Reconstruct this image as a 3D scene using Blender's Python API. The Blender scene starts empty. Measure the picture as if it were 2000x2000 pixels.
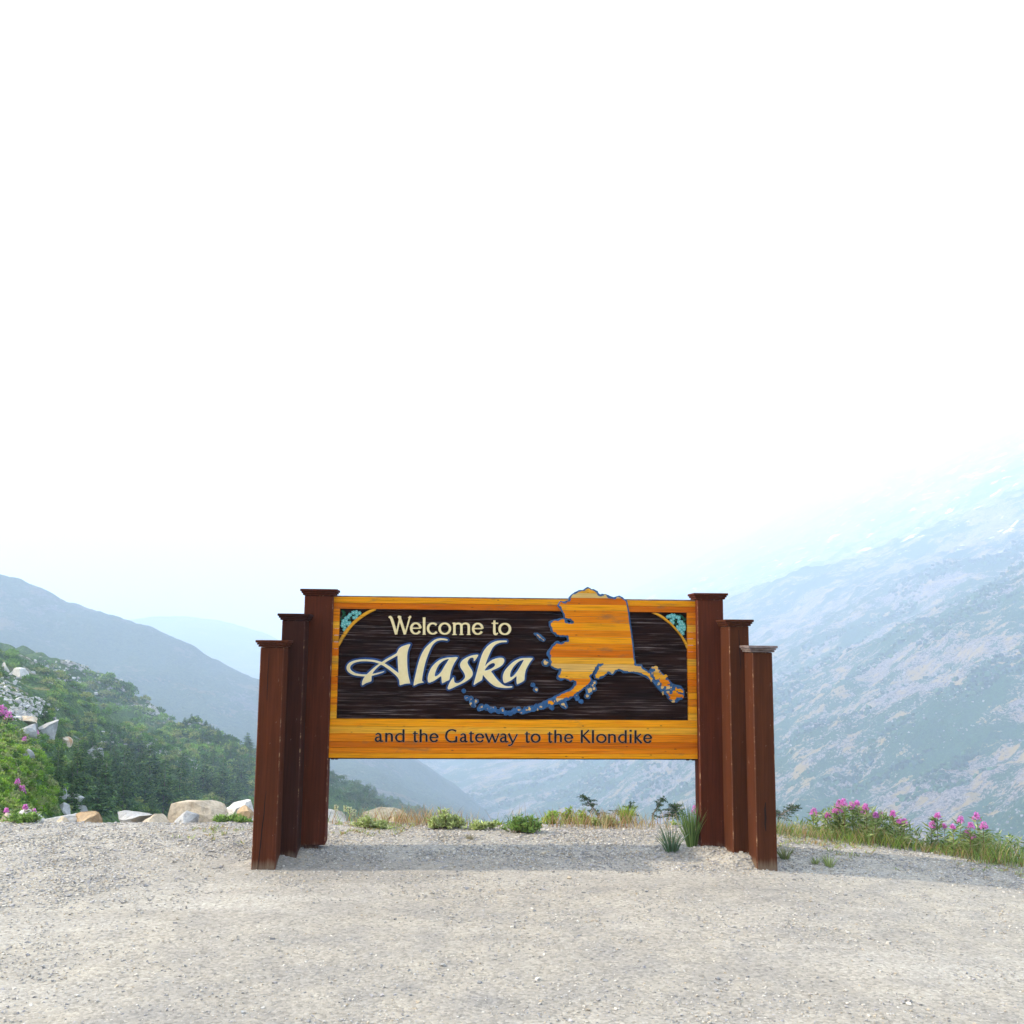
import bpy, bmesh, math, random
import numpy as np
from mathutils import Vector, Matrix

random.seed(7)
SC = bpy.context.scene
COL = SC.collection

# ------------------------------------------------------------------ camera
CAM = np.array([0.0, 0.0, 1.42])
FPX, PITCH, ROLL = 1900.0, 0.1313, 0.0098          # focal length in pixels of the 2000 px frame
_f = np.array([0, math.cos(PITCH), math.sin(PITCH)])
_u0 = np.array([0, -math.sin(PITCH), math.cos(PITCH)])
_r0 = np.array([1.0, 0, 0])
_r = _r0 * math.cos(ROLL) + _u0 * math.sin(ROLL)
_u = _u0 * math.cos(ROLL) - _r0 * math.sin(ROLL)
cam_d = bpy.data.cameras.new('camera')
cam_d.sensor_width = 36.0
cam_d.lens = 36.0 * FPX / 2000.0
cam_d.clip_start = 0.05
cam_d.clip_end = 30000.0
cam = bpy.data.objects.new('camera', cam_d)
COL.objects.link(cam)
cam.matrix_world = Matrix(((_r[0], _u[0], -_f[0], CAM[0]), (_r[1], _u[1], -_f[1], CAM[1]),
                           (_r[2], _u[2], -_f[2], CAM[2]), (0, 0, 0, 1)))
SC.camera = cam

# ------------------------------------------------------------------ sky, sun, exposure
SUN_EL = math.radians(31.0)
SUN_H = np.array([-0.9985, -0.05])                  # horizontal direction towards the sun
world = bpy.data.worlds.new('World')
SC.world = world
world.use_nodes = True
wn = world.node_tree.nodes
wl = world.node_tree.links
sky = wn.new('ShaderNodeTexSky')
sky.sky_type = 'NISHITA'
sky.sun_disc = False
sky.sun_elevation = SUN_EL
sky.sun_rotation = math.atan2(SUN_H[0], SUN_H[1])
sky.altitude = 900.0
sky.air_density = 1.0
sky.dust_density = 9.0
sky.ozone_density = 1.0
veil = wn.new('ShaderNodeMix')                        # even white smoke veil over the whole sky
veil.data_type = 'RGBA'
veil.inputs[0].default_value = 0.55
veil.inputs[7].default_value = (5.5, 5.7, 6.1, 1.0)
wl.new(sky.outputs[0], veil.inputs[6])
wl.new(veil.outputs[2], wn['Background'].inputs[0])
wn['Background'].inputs[1].default_value = 0.15
sun_d = bpy.data.lights.new('sun', 'SUN')
sun_d.energy = 4.3
sun_d.angle = math.radians(0.8)
sun_d.color = (1.0, 0.90, 0.75)
sun = bpy.data.objects.new('sun', sun_d)
COL.objects.link(sun)
_sd = Vector((SUN_H[0] * math.cos(SUN_EL), SUN_H[1] * math.cos(SUN_EL), math.sin(SUN_EL)))
sun.rotation_euler = _sd.to_track_quat('Z', 'Y').to_euler()
sun.location = (-20, 0, 30)
vs = SC.view_settings
vs.view_transform = 'Standard'
vs.look = 'None'
vs.gamma = 1.0
vs.use_curve_mapping = False
vs.exposure = 1.57
cy = SC.cycles
cy.use_denoising = True
cy.volume_bounces = 5
cy.max_bounces = 12
cy.diffuse_bounces = 3
HAZE_DENSITY = 0.00082
HAZE_COLOR = (0.665, 0.808, 1.0)

# ------------------------------------------------------------------ helpers
def ray(px, py):
    """direction through a pixel of the 2000 px frame"""
    return _f + _r * ((px - 1000.0) / FPX) - _u * ((py - 1000.0) / FPX)

def at(px, py, Y):
    d = ray(px, py)
    return CAM + d * (Y / d[1])

def on_ground(px, py, z=0.06):
    d = ray(px, py)
    return CAM + d * ((z - CAM[2]) / d[2])

def _hash(ix, iy, seed):
    n = (ix.astype(np.int64) * 374761393 + iy.astype(np.int64) * 668265263 + seed * 1274126177) & 0x7fffffff
    n = ((n ^ (n >> 13)) * 1274126177) & 0x7fffffff
    n = ((n ^ (n >> 16)) * 69069) & 0x7fffffff
    return ((n >> 5) & 0xffff) / 65535.0

def vnoise(x, y, seed=0):
    x = np.asarray(x, float); y = np.asarray(y, float)
    ix = np.floor(x); iy = np.floor(y)
    fx = x - ix; fy = y - iy
    fx = fx * fx * fx * (fx * (fx * 6 - 15) + 10); fy = fy * fy * fy * (fy * (fy * 6 - 15) + 10)
    a = _hash(ix, iy, seed); b = _hash(ix + 1, iy, seed)
    c = _hash(ix, iy + 1, seed); d = _hash(ix + 1, iy + 1, seed)
    return (a * (1 - fx) + b * fx) * (1 - fy) + (c * (1 - fx) + d * fx) * fy * 1.0 - 0.5

def fbm(x, y, oct=4, seed=0, gain=0.5):
    s = 0.0; a = 1.0
    for o in range(oct):
        s = s + a * vnoise(x * 2 ** o + 17.3 * o, y * 2 ** o - 9.1 * o, seed + o)
        a *= gain
    return s

def sstep(e0, e1, x):
    t = np.clip((np.asarray(x, float) - e0) / (e1 - e0), 0, 1)
    return t * t * (3 - 2 * t)

def np_mesh(name, verts, faces, mats=(), smooth=False, colors=None, mat_idx=None):
    """mesh from numpy arrays; faces (n,3) or (n,4)"""
    me = bpy.data.meshes.new(name)
    verts = np.asarray(verts, np.float32); faces = np.asarray(faces, np.int32)
    n, k = faces.shape
    me.vertices.add(len(verts)); me.vertices.foreach_set('co', verts.ravel())
    me.loops.add(n * k); me.loops.foreach_set('vertex_index', faces.ravel())
    me.polygons.add(n)
    me.polygons.foreach_set('loop_start', np.arange(0, n * k, k, dtype=np.int32))
    try:
        me.polygons.foreach_set('loop_total', np.full(n, k, np.int32))
    except Exception:
        pass
    me.polygons.foreach_set('use_smooth', np.full(n, smooth, bool))
    for m in mats:
        me.materials.append(m)
    if mat_idx is not None:
        me.polygons.foreach_set('material_index', np.asarray(mat_idx, np.int32))
    me.update(calc_edges=True)
    if colors is not None:
        ca = me.color_attributes.new('Col', 'FLOAT_COLOR', 'POINT')
        c4 = np.ones((len(verts), 4), np.float32); c4[:, :3] = colors
        ca.data.foreach_set('color', c4.ravel())
    me.validate()
    return me

def link(name, me, parent=None, loc=None):
    o = bpy.data.objects.new(name, me)
    COL.objects.link(o)
    if parent is not None:
        o.parent = parent
    if loc is not None:
        o.location = loc
    return o

def tag(o, label=None, cat=None, group=None, kind=None):
    if label: o['label'] = label
    if cat: o['category'] = cat
    if group: o['group'] = group
    if kind: o['kind'] = kind
    return o

def empty(name, loc=(0, 0, 0), rz=0.0):
    o = bpy.data.objects.new(name, None)
    COL.objects.link(o)
    o.location = loc
    o.rotation_euler = (0, 0, rz)
    o.empty_display_size = 0.1
    return o

# ------------------------------------------------------------------ materials
class NT:
    """small node tree writer"""
    def __init__(s, name):
        s.m = bpy.data.materials.new(name); s.m.use_nodes = True
        s.t = s.m.node_tree; s.n = s.t.nodes; s.l = s.t.links
        s.b = s.n['Principled BSDF']
        s.out = s.n['Material Output']
    def new(s, typ, **kw):
        nd = s.n.new(typ)
        for k, v in kw.items():
            setattr(nd, k, v)
        return nd
    def put(s, sock, v):
        if isinstance(v, bpy.types.NodeSocket):
            s.l.new(v, sock)
        elif v is not None:
            if isinstance(v, (tuple, list)) and len(v) == 3 and sock.type == 'RGBA':
                v = (*v, 1.0)
            sock.default_value = v
    def coord(s, which='Object', scale=None, rot=None, loc=None):
        tc = s.new('ShaderNodeTexCoord')
        o = tc.outputs[which]
        if scale is None and rot is None and loc is None:
            return o
        mp = s.new('ShaderNodeMapping')
        s.l.new(o, mp.inputs[0])
        if scale is not None: mp.inputs['Scale'].default_value = scale
        if rot is not None: mp.inputs['Rotation'].default_value = rot
        if loc is not None: mp.inputs['Location'].default_value = loc
        return mp.outputs[0]
    def noise(s, vec, scale=5.0, detail=4.0, rough=0.55, dist=0.0):
        nd = s.new('ShaderNodeTexNoise')
        s.put(nd.inputs['Vector'], vec)
        nd.inputs['Scale'].default_value = scale; nd.inputs['Detail'].default_value = detail
        nd.inputs['Roughness'].default_value = rough; nd.inputs['Distortion'].default_value = dist
        return nd.outputs[0]
    def voro(s, vec, scale=5.0, feature='F1', out='Distance', rand=1.0):
        nd = s.new('ShaderNodeTexVoronoi'); nd.feature = feature
        s.put(nd.inputs['Vector'], vec)
        nd.inputs['Scale'].default_value = scale
        nd.inputs['Randomness'].default_value = rand
        return nd.outputs[out]
    def ramp(s, fac, stops, interp='LINEAR'):
        nd = s.new('ShaderNodeValToRGB'); s.put(nd.inputs[0], fac)
        cr = nd.color_ramp; cr.interpolation = interp
        while len(cr.elements) < len(stops):
            cr.elements.new(0.5)
        for e, (p, c) in zip(cr.elements, stops):
            e.position = p
            e.color = (c, c, c, 1) if isinstance(c, (int, float)) else (*c, 1)
        return nd.outputs[0]
    def mix(s, fac, a, b, mode='MIX'):
        nd = s.new('ShaderNodeMix'); nd.data_type = 'RGBA'; nd.blend_type = mode
        s.put(nd.inputs[0], fac); s.put(nd.inputs[6], a); s.put(nd.inputs[7], b)
        return nd.outputs[2]
    def math(s, op, a, b=None, clamp=False):
        nd = s.new('ShaderNodeMath'); nd.operation = op; nd.use_clamp = clamp
        s.put(nd.inputs[0], a)
        if b is not None: s.put(nd.inputs[1], b)
        return nd.outputs[0]
    def sep(s, vec):
        nd = s.new('ShaderNodeSeparateXYZ'); s.l.new(vec, nd.inputs[0]); return nd.outputs
    def bump(s, h, strength=0.3, dist=0.01):
        nd = s.new('ShaderNodeBump'); s.put(nd.inputs['Height'], h)
        nd.inputs['Strength'].default_value = strength; nd.inputs['Distance'].default_value = dist
        s.l.new(nd.outputs[0], s.b.inputs['Normal'])
        return nd
    def attr(s, name='Col'):
        nd = s.new('ShaderNodeAttribute'); nd.attribute_name = name; return nd.outputs['Color']
    def objinfo(s, out='Color'):
        nd = s.new('ShaderNodeObjectInfo'); return nd.outputs[out]
    def done(s, color=None, rough=0.8, spec=0.3, metal=0.0):
        if color is not None: s.put(s.b.inputs['Base Color'], color)
        s.put(s.b.inputs['Roughness'], rough)
        s.b.inputs['Specular IOR Level'].default_value = spec
        s.b.inputs['Metallic'].default_value = metal
        return s.m

def leaf_material(name, c1, c2, scale=3.0, trans=0.35, attr=False):
    """leaf: varied colour, light passing through"""
    t = NT(name)
    if attr:
        col = t.attr()
    else:
        nz = t.noise(t.coord('Object'), scale, 3.0)
        col = t.ramp(nz, [(0.35, c1), (0.65, c2)])
    t.put(t.b.inputs['Base Color'], col)
    t.b.inputs['Roughness'].default_value = 0.6
    t.b.inputs['Specular IOR Level'].default_value = 0.25
    tr = t.new('ShaderNodeBsdfTranslucent'); t.put(tr.inputs[0], col)
    mx = t.new('ShaderNodeMixShader'); mx.inputs[0].default_value = trans
    t.l.new(t.b.outputs[0], mx.inputs[1]); t.l.new(tr.outputs[0], mx.inputs[2])
    t.l.new(mx.outputs[0], t.out.inputs['Surface'])
    return t.m

# ------------------------------------------------------------------ terrain
def lot_edge(x):
    """how far back the gravel reaches before the bank drops away"""
    xs = [-30, -9, -5, -3.2, -1.8, 0, 1.0, 2.0, 3.0, 4.2, 7, 30]
    ys = [9.2, 7.9, 7.35, 7.2, 7.38, 7.45, 7.42, 7.25, 7.02, 6.72, 6.0, 2.6]
    return np.interp(x, xs, ys)

def lot_z(x, y):
    x = np.asarray(x, float); y = np.asarray(y, float)
    e = lot_edge(x) + 0.22 * fbm(x * 0.9, y * 0 + 3.1, 3, 5)
    d = np.maximum(0, y - e)
    z = 0.058 - 0.062 * np.maximum(0, x - 1.5) ** 1.15
    z = z + 0.022 * fbm(x * 0.35, y * 0.35, 3, 11)
    # raked ridge of loose gravel along the sign, small heaps by the posts
    z = z + 0.035 * np.exp(-((y - 6.95) / 0.5) ** 2) * sstep(-4.5, -2.5, x) * sstep(4.5, 2.5, x)
    for (hx, hy, hh, hr) in ((1.46, 6.30, 0.055, 0.13), (1.30, 6.52, 0.035, 0.16), (-1.46, 6.12, 0.05, 0.12), (-1.33, 6.34, 0.03, 0.15)):
        z = z + hh * np.exp(-(((x - hx) ** 2 + (y - hy) ** 2) / hr ** 2))
    z = z - (0.55 * (np.sqrt(d * d + 0.09) - 0.3) + 0.03 * d * d)
    return z

def hill_z(x, y):
    """the near slope: falls to the right and away from the camera"""
    x = np.asarray(x, float); y = np.asarray(y, float)
    u = x / np.maximum(y, 1.0)
    gully = sstep(-0.50, -0.36, u + 0.02 * fbm(x * 0.2, y * 0.2, 2, 31))
    z0 = -1.55 - 1.9 * gully * sstep(7.5, 14.0, y) - 0.5 * sstep(8, 25, y)
    z = CAM[2] + z0 - 0.365 * x - 0.2025 * y
    z = z - 1.6 * sstep(20, 60, y) * gully
    k = np.clip(y / 90.0, 0.02, 2.2)
    z = z + k * (5.0 * fbm(x / 38.0, y / 38.0, 4, 21) + 1.6 * fbm(x / 9.0, y / 9.0, 3, 22))
    z = z + 0.25 * fbm(x / 1.7, y / 1.7, 3, 23)
    ymax = np.interp(u, [-1.2, -0.53, -0.3, -0.05, 0.3], [250, 270, 330, 440, 520]) + 60 * fbm(u * 7.0, u * 0, 3, 9)
    b = np.maximum(0, y - ymax)
    z = z - 0.0035 * b * b - 0.15 * b
    # meets the bank of the gravel lot
    z = np.minimum(z, lot_z(x, np.minimum(y, 16.0)) - 0.03 + 900.0 * sstep(10.5, 16, y) + 900.0 * sstep(-0.46, -0.52, u))
    return np.maximum(z, -190.0)

def fan_grid(us, ys, zf):
    U, Y = np.meshgrid(us, ys)
    X = U * Y
    Z = zf(X, Y)
    V = np.stack([X, Y, Z], -1).reshape(-1, 3)
    nu, ny = len(us), len(ys)
    i = np.arange(ny - 1)[:, None] * nu + np.arange(nu - 1)[None, :]
    F = np.stack([i, i + 1, i + 1 + nu, i + nu], -1).reshape(-1, 4)
    return V, F

# --- materials of the ground
def gravel_material():
    t = NT('gravel_dirt')
    c = t.coord('Object')
    big = t.noise(c, 0.55, 3.0)
    mid = t.noise(c, 5.0, 4.0)
    base = t.ramp(big, [(0.33, (0.238, 0.220, 0.188)), (0.52, (0.310, 0.280, 0.226)), (0.68, (0.380, 0.342, 0.270))])
    base = t.mix(0.55, base, t.ramp(mid, [(0.3, (0.222, 0.208, 0.186)), (0.7, (0.380, 0.336, 0.260))]))
    dust = t.noise(t.coord('Object', scale=(0.35, 1.3, 1.0)), 1.0, 5.0, 0.6, 0.5)
    base = t.mix(t.ramp(dust, [(0.52, 0.0), (0.66, 0.7)]), base, (0.405, 0.370, 0.305))
    v = t.voro(c, 75.0, 'F1', 'Color')
    spk = t.ramp(t.sep(v)[0], [(0.05, 0.62), (0.3, 0.9), (0.75, 1.04), (0.95, 1.25)])
    base = t.mix(0.75, base, spk, 'MULTIPLY')
    fine = t.noise(c, 190.0, 3.0, 0.7)
    base = t.mix(0.5, base, t.ramp(fine, [(0.3, 0.7), (0.65, 1.22)]), 'MULTIPLY')
    vd = t.voro(c, 75.0, 'F1', 'Distance')
    vd2 = t.voro(c, 160.0, 'F1', 'Distance')
    h = t.math('ADD', t.math('MULTIPLY', t.math('SUBTRACT', 0.6, vd), 0.8), t.math('MULTIPLY', fine, 0.8))
    h = t.math('SUBTRACT', h, t.math('MULTIPLY', vd2, 0.5))
    t.bump(h, 0.4, 0.006)
    return t.done(base, 0.95, 0.15)

def slope_material(name, green1, green2, rock1, rock2, tan, veg, freq, snow=False, stretch=(1, 1, 1), rot=0.0):
    t = NT(name)
    c = t.coord('Object', scale=tuple(freq * k for k in stretch), rot=(0, 0, rot))
    c0 = t.coord('Object')
    a = t.noise(c, 0.48 if snow else 0.7, 9.0, 0.60 if snow else 0.66)
    b = t.noise(c, 3.3, 8.0, 0.70)
    f = t.noise(c0, freq * 26.0, 5.0, 0.75)
    g = t.noise(c0, freq * 70.0, 3.0, 0.7)
    green = t.mix(t.ramp(f, [(0.38, 0.0), (0.62, 1.0)]), green1, green2)
    green = t.mix(1.0, green, t.ramp(g, [(0.35, 0.5), (0.65, 1.45)]), 'MULTIPLY')
    rock = t.mix(t.ramp(f, [(0.42, 0.0), (0.58, 1.0)]), rock1, rock2)
    rock = t.mix(1.0, rock, t.ramp(g, [(0.35, 0.55), (0.65, 1.4)]), 'MULTIPLY')
    rock = t.mix(t.ramp(b, [(0.52, 0.0), (0.60, 1.0)]), rock, tan)
    mask = t.math('ADD', a, t.math('MULTIPLY', t.math('SUBTRACT', b, 0.5), 0.7))
    mask = t.math('ADD', mask, t.math('MULTIPLY', t.math('SUBTRACT', f, 0.5), 0.45))
    m = t.ramp(mask, [(veg - 0.02, 1.0), (veg + 0.025, 0.0)])
    col = t.mix(m, rock, green)
    if snow:
        z = t.sep(c0)[2]
        sn = t.noise(t.coord('Object', scale=(0.010, 0.034, 0.03), rot=(0, 0, 0.35)), 1.6, 4.0, 0.55, 0.4)
        sm = t.math('MULTIPLY', t.ramp(sn, [(0.625, 0.0), (0.64, 1.0)]),
                    t.ramp(t.math('DIVIDE', z, 400.0), [(0.22, 0.0), (0.32, 1.0)]))
        col = t.mix(sm, col, (0.85, 0.87, 0.9))
    t.bump(t.math('ADD', f, t.math('ADD', g, t.math('MULTIPLY', b, 1.5))), 1.0, 0.03 / freq)
    return t.done(col, 0.95, 0.1)

M = {}
M['gravel_dirt'] = gravel_material()
M['hill'] = slope_material('hillside_cover', (0.045, 0.10, 0.022), (0.10, 0.17, 0.04), (0.20, 0.195, 0.18), (0.42, 0.40, 0.36),
                           (0.20, 0.19, 0.07), 0.60, 0.045)
M['mountain'] = slope_material('mountain_cover', (0.008, 0.040, 0.008), (0.030, 0.085, 0.014), (0.10, 0.085, 0.085), (0.27, 0.23, 0.22),
                               (0.30, 0.215, 0.085), 0.515, 0.026, snow=True, stretch=(0.75, 1.9, 1.0))
M['ridge'] = slope_material('ridge_cover', (0.035, 0.065, 0.03), (0.07, 0.10, 0.045), (0.07, 0.07, 0.075), (0.15, 0.145, 0.13),
                            (0.14, 0.125, 0.07), 0.56, 0.010)

# --- the gravel lot
gx = np.unique(np.concatenate([np.linspace(-60, -6, 50), np.linspace(-6, 6, 300), np.linspace(6, 60, 50)]))
gy = np.unique(np.concatenate([np.linspace(-120, 2.5, 60), np.linspace(2.5, 8.6, 190), np.linspace(8.6, 14, 40)]))
GX, GY = np.meshgrid(gx, gy)
GZ = lot_z(GX, GY) + 0.006 * fbm(GX * 7, GY * 7, 3, 41) * (np.abs(GX) < 8)
V = np.stack([GX, GY, GZ], -1).reshape(-1, 3)
ii = np.arange(len(gy) - 1)[:, None] * len(gx) + np.arange(len(gx) - 1)[None, :]
Fq = np.stack([ii, ii + 1, ii + 1 + len(gx), ii + len(gx)], -1).reshape(-1, 4)
gravel_lot = tag(link('gravel_lot', np_mesh('gravel_lot', V, Fq, [M['gravel_dirt']], True)), kind='structure',
                 label='pale grey gravel pullout in front of and behind the sign')

# --- the wooded slope below the lot
us = np.concatenate([np.linspace(-1.5, -0.62, 60), np.linspace(-0.615, 0.02, 300), np.linspace(0.03, 1.1, 70)])
ys = np.geomspace(8.3, 720, 330)
V, Fq = fan_grid(us, ys, hill_z)
tag(link('hillside', np_mesh('hillside', V, Fq, [M['hill']], True)), kind='structure',
    label='green rocky hillside falling away left of the sign')

# --- the far wall of the valley
def wall_z(x, y):
    s = x + 0.07 * y + 60 * fbm(y / 700.0, x / 900.0, 3, 51)
    sp = np.maximum(s, 0)
    z = np.interp(sp, [0, 90, 461, 600, 1000, 1500, 1700, 3200], [-152, -128, 62, 105, 285, 560, 580, 590])
    z = np.where(s < 0, np.minimum(-152 + 0.25 * (-s), -115), z)
    k = sstep(20, 250, sp)
    z = z + k * (38 * fbm(y / 150.0, s / 330.0, 5, 52) + 20 * np.abs(fbm(y / 55.0, s / 160.0, 4, 53)))
    z = z + 5.5 * fbm(y / 13.0, s / 17.0, 4, 54, 0.6)
    return np.minimum(z, 570.0 + 0.05 * (z - 570.0))
us = np.linspace(-0.42, 1.25, 560)
ys = np.geomspace(170, 4300, 520)
V, Fq = fan_grid(us, ys, wall_z)
tag(link('mountain_slope', np_mesh('mountain_slope', V, Fq, [M['mountain']], True)), kind='structure',
    label='hazy mountainside with scree, shrubs and snow patches right of the sign')

# --- ridges on the left
def ridge(name, label, sil, Yc, Yf, tf, amp, seed, mat, nu=300, nr=110):
    px = np.array([p[0] for p in sil], float); py = np.array([p[1] for p in sil], float)
    uu = (px - 1000) / FPX
    tt = (1251 + 0.0098 * (px - 1000) - py) / FPX
    us = np.linspace(uu[0], uu[-1], nu)
    tc = np.interp(us, uu, tt)
    rows = []
    for r in range(nr):
        w = r / (nr - 1)
        if w <= 0.8:                       # face towards the valley
            q = w / 0.8
            Y = Yf + (Yc - Yf) * q
            t = tf + (tc - tf) * (q ** 0.75)
            X = us * Y; Yv = np.full(nu, Y)
            Z = CAM[2] + t * Y
        else:                              # back of the ridge
            q = (w - 0.8) / 0.2
            Y = Yc * (1 + 0.5 * q)
            X = us * Y; Yv = np.full(nu, Y)
            Z = CAM[2] + tc * Yc - q * q * 0.35 * Yc * 0.5 - q * 20
        fade = np.clip(w * 4, 0, 1)
        Z = Z + fade * amp * (fbm(X / (Yc * .09), Yv / (Yc * .09), 5, seed) + 0.25 * fbm(X / (Yc * .012), Yv / (Yc * .012), 3, seed + 1))
        rows.append(np.stack([X, Yv, Z], -1))
    V = np.concatenate(rows)
    i = np.arange(nr - 1)[:, None] * nu + np.arange(nu - 1)[None, :]
    Fq = np.stack([i, i + 1, i + 1 + nu, i + nu], -1).reshape(-1, 4)
    return tag(link(name, np_mesh(name, V, Fq, [mat], True)), kind='structure', label=label)

ridge('ridge', 'blue hazy ridge sloping down behind the left trees',
      [(-1400, 900), (-600, 980), (0, 1117), (49, 1132), (116, 1168), (180, 1194), (232, 1213), (319, 1240), (435, 1285), (501, 1313),
       (640, 1372), (760, 1440), (900, 1535), (960, 1580)], 820, 430, -0.20, 10, 61, M['ridge'])
ridge('far_ridge', 'faint farthest ridge between the left ridge and the sign',
      [(-300, 1430), (100, 1300), (200, 1232), (250, 1210), (300, 1204), (362, 1201), (435, 1215), (519, 1237), (650, 1300), (800, 1380), (900, 1450)],
      2300, 1100, -0.14, 9, 71, M['ridge'])

# --- land behind the camera, so that light comes back from the ground there too
V = np.array([[-2500, -1500, -25], [2500, -1500, -25], [2500, -60, -25.0], [-2500, -60, -25.0],
              [-200, -118, -1.2], [200, -118, -1.2], [-200, 3, -1.2], [200, 3, -1.2]], float)
tag(link('plateau', np_mesh('plateau', np.array([[-2600, -1500, -1.0], [2600, -1500, -1.0], [2600, 3, -1.0], [-2600, 3, -1.0]], float),
                            np.array([[0, 1, 2, 3]]), [M['hill']])), kind='structure', label='level ground behind the viewer')

# ------------------------------------------------------------------ haze
hm = bpy.data.materials.new('haze'); hm.use_nodes = True
hn = hm.node_tree.nodes
hn.remove(hn['Principled BSDF'])
pv = hn.new('ShaderNodeVolumePrincipled')
pv.inputs['Color'].default_value = (*HAZE_COLOR, 1)
pv.inputs['Density'].default_value = HAZE_DENSITY
pv.inputs['Anisotropy'].default_value = 0.0
pv.inputs['Density Attribute'].default_value = ''
hm.node_tree.links.new(pv.outputs[0], hn['Material Output'].inputs['Volume'])
X0, X1, Y0, Y1, Z0, Z1 = -2700, 5600, -1600, 4500, -270, 605
hv = [(x, y, z) for x in (X0, X1) for y in (Y0, Y1) for z in (Z0, Z1)]
hf = [(0, 1, 3, 2), (4, 6, 7, 5), (0, 4, 5, 1), (2, 3, 7, 6), (0, 2, 6, 4), (1, 5, 7, 3)]
tag(link('haze', np_mesh('haze', hv, hf, [hm])), kind='stuff', label='pale blue wildfire haze filling the valley', cat='haze')

# ------------------------------------------------------------------ the sign: flat shapes from outlines
SGN = np.array([0.037, 6.546]); YAW = 0.0587
PW, PH, PZ0 = 2.44, 1.0447, 1.42 - 0.246 - 0.5224       # panel width, height, bottom
_sr = np.array([math.cos(YAW), math.sin(YAW)]); _sn = np.array([-math.sin(YAW), math.cos(YAW)])

def to_local(p):
    q = np.array([p[0] - SGN[0], p[1] - SGN[1]])
    return np.array([q @ _sr, q @ _sn, p[2]])

def panel(px, py):
    """pixel of the frame -> (x, z) on the sign's front plane"""
    d = ray(px, py)
    s = ((SGN - CAM[:2]) @ _sn) / (d[:2] @ _sn)
    p = to_local(CAM + d * s)
    return p[0], p[2]

def chaikin(pts, n=2):
    p = np.asarray(pts, float)
    for _ in range(n):
        q = np.roll(p, -1, 0)
        p = np.stack([p * .75 + q * .25, p * .25 + q * .75], 1).reshape(-1, 2)
    return p

def catmull(pts, n=6, closed=False):
    p = np.asarray(pts, float); out = []
    m = len(p)
    for i in range(m if closed else m - 1):
        p0 = p[(i - 1) % m] if (closed or i > 0) else p[0]
        p1 = p[i]; p2 = p[(i + 1) % m]
        p3 = p[(i + 2) % m] if (closed or i < m - 2) else p[m - 1]
        for k in range(n):
            t = k / n
            out.append(0.5 * (2 * p1 + (p2 - p0) * t + (2 * p0 - 5 * p1 + 4 * p2 - p3) * t * t + (3 * p1 - p0 - 3 * p2 + p3) * t ** 3))
    if not closed: out.append(p[-1])
    return np.array(out)

class Sdf:
    """signed distance grid in photo pixels"""
    def __init__(s, x0, y0, x1, y1, h=0.5):
        s.x0, s.y0, s.h = x0, y0, h
        s.xs = np.arange(x0, x1, h); s.ys = np.arange(y0, y1, h)
        s.F = np.full((len(s.ys), len(s.xs)), 1e3)
    def win(s, lo, hi, pad):
        i0 = max(0, int((lo[0] - pad - s.x0) / s.h)); i1 = min(len(s.xs), int((hi[0] + pad - s.x0) / s.h) + 2)
        j0 = max(0, int((lo[1] - pad - s.y0) / s.h)); j1 = min(len(s.ys), int((hi[1] + pad - s.y0) / s.h) + 2)
        X, Y = np.meshgrid(s.xs[i0:i1], s.ys[j0:j1])
        return (slice(j0, j1), slice(i0, i1)), X, Y
    def poly(s, pts, cut=False, pad=8.0):
        p = np.asarray(pts, float)
        w, X, Y = s.win(p.min(0), p.max(0), pad)
        d2 = np.full(X.shape, 1e9); ins = np.zeros(X.shape, bool)
        for a, b in zip(p, np.roll(p, -1, 0)):
            e = b - a; L = e @ e + 1e-12
            t = np.clip(((X - a[0]) * e[0] + (Y - a[1]) * e[1]) / L, 0, 1)
            d2 = np.minimum(d2, (X - a[0] - t * e[0]) ** 2 + (Y - a[1] - t * e[1]) ** 2)
            if abs(e[1]) > 1e-12:
                c = ((a[1] > Y) != (b[1] > Y)) & (X < e[0] * (Y - a[1]) / e[1] + a[0])
                ins ^= c
        d = np.sqrt(d2) * np.where(ins, -1, 1)
        s.F[w] = np.maximum(s.F[w], -d) if cut else np.minimum(s.F[w], d)
    def stroke(s, pts, ws, pad=8.0, butt=True):
        """variable width line; flat ends when butt"""
        p = np.asarray(pts, float); ws = np.asarray(ws, float)
        tg = np.gradient(p, axis=0); tg /= np.linalg.norm(tg, axis=1)[:, None] + 1e-9
        nr = np.stack([-tg[:, 1], tg[:, 0]], 1)
        L = p + nr * ws[:, None] / 2; R = p - nr * ws[:, None] / 2
        if butt:
            s.poly(np.concatenate([L, R[::-1]]), pad=pad)
            for q, w in zip(p[1:-1], ws[1:-1]):
                s.disc(q, w / 2, pad)
        else:
            s.poly(np.concatenate([L, R[::-1]]), pad=pad)
            for q, w in zip(p, ws):
                s.disc(q, w / 2, pad)
    def disc(s, c, r, pad=8.0):
        c = np.asarray(c, float)
        w, X, Y = s.win(c - r, c + r, pad)
        s.F[w] = np.minimum(s.F[w], np.hypot(X - c[0], Y - c[1]) - r)

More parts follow.
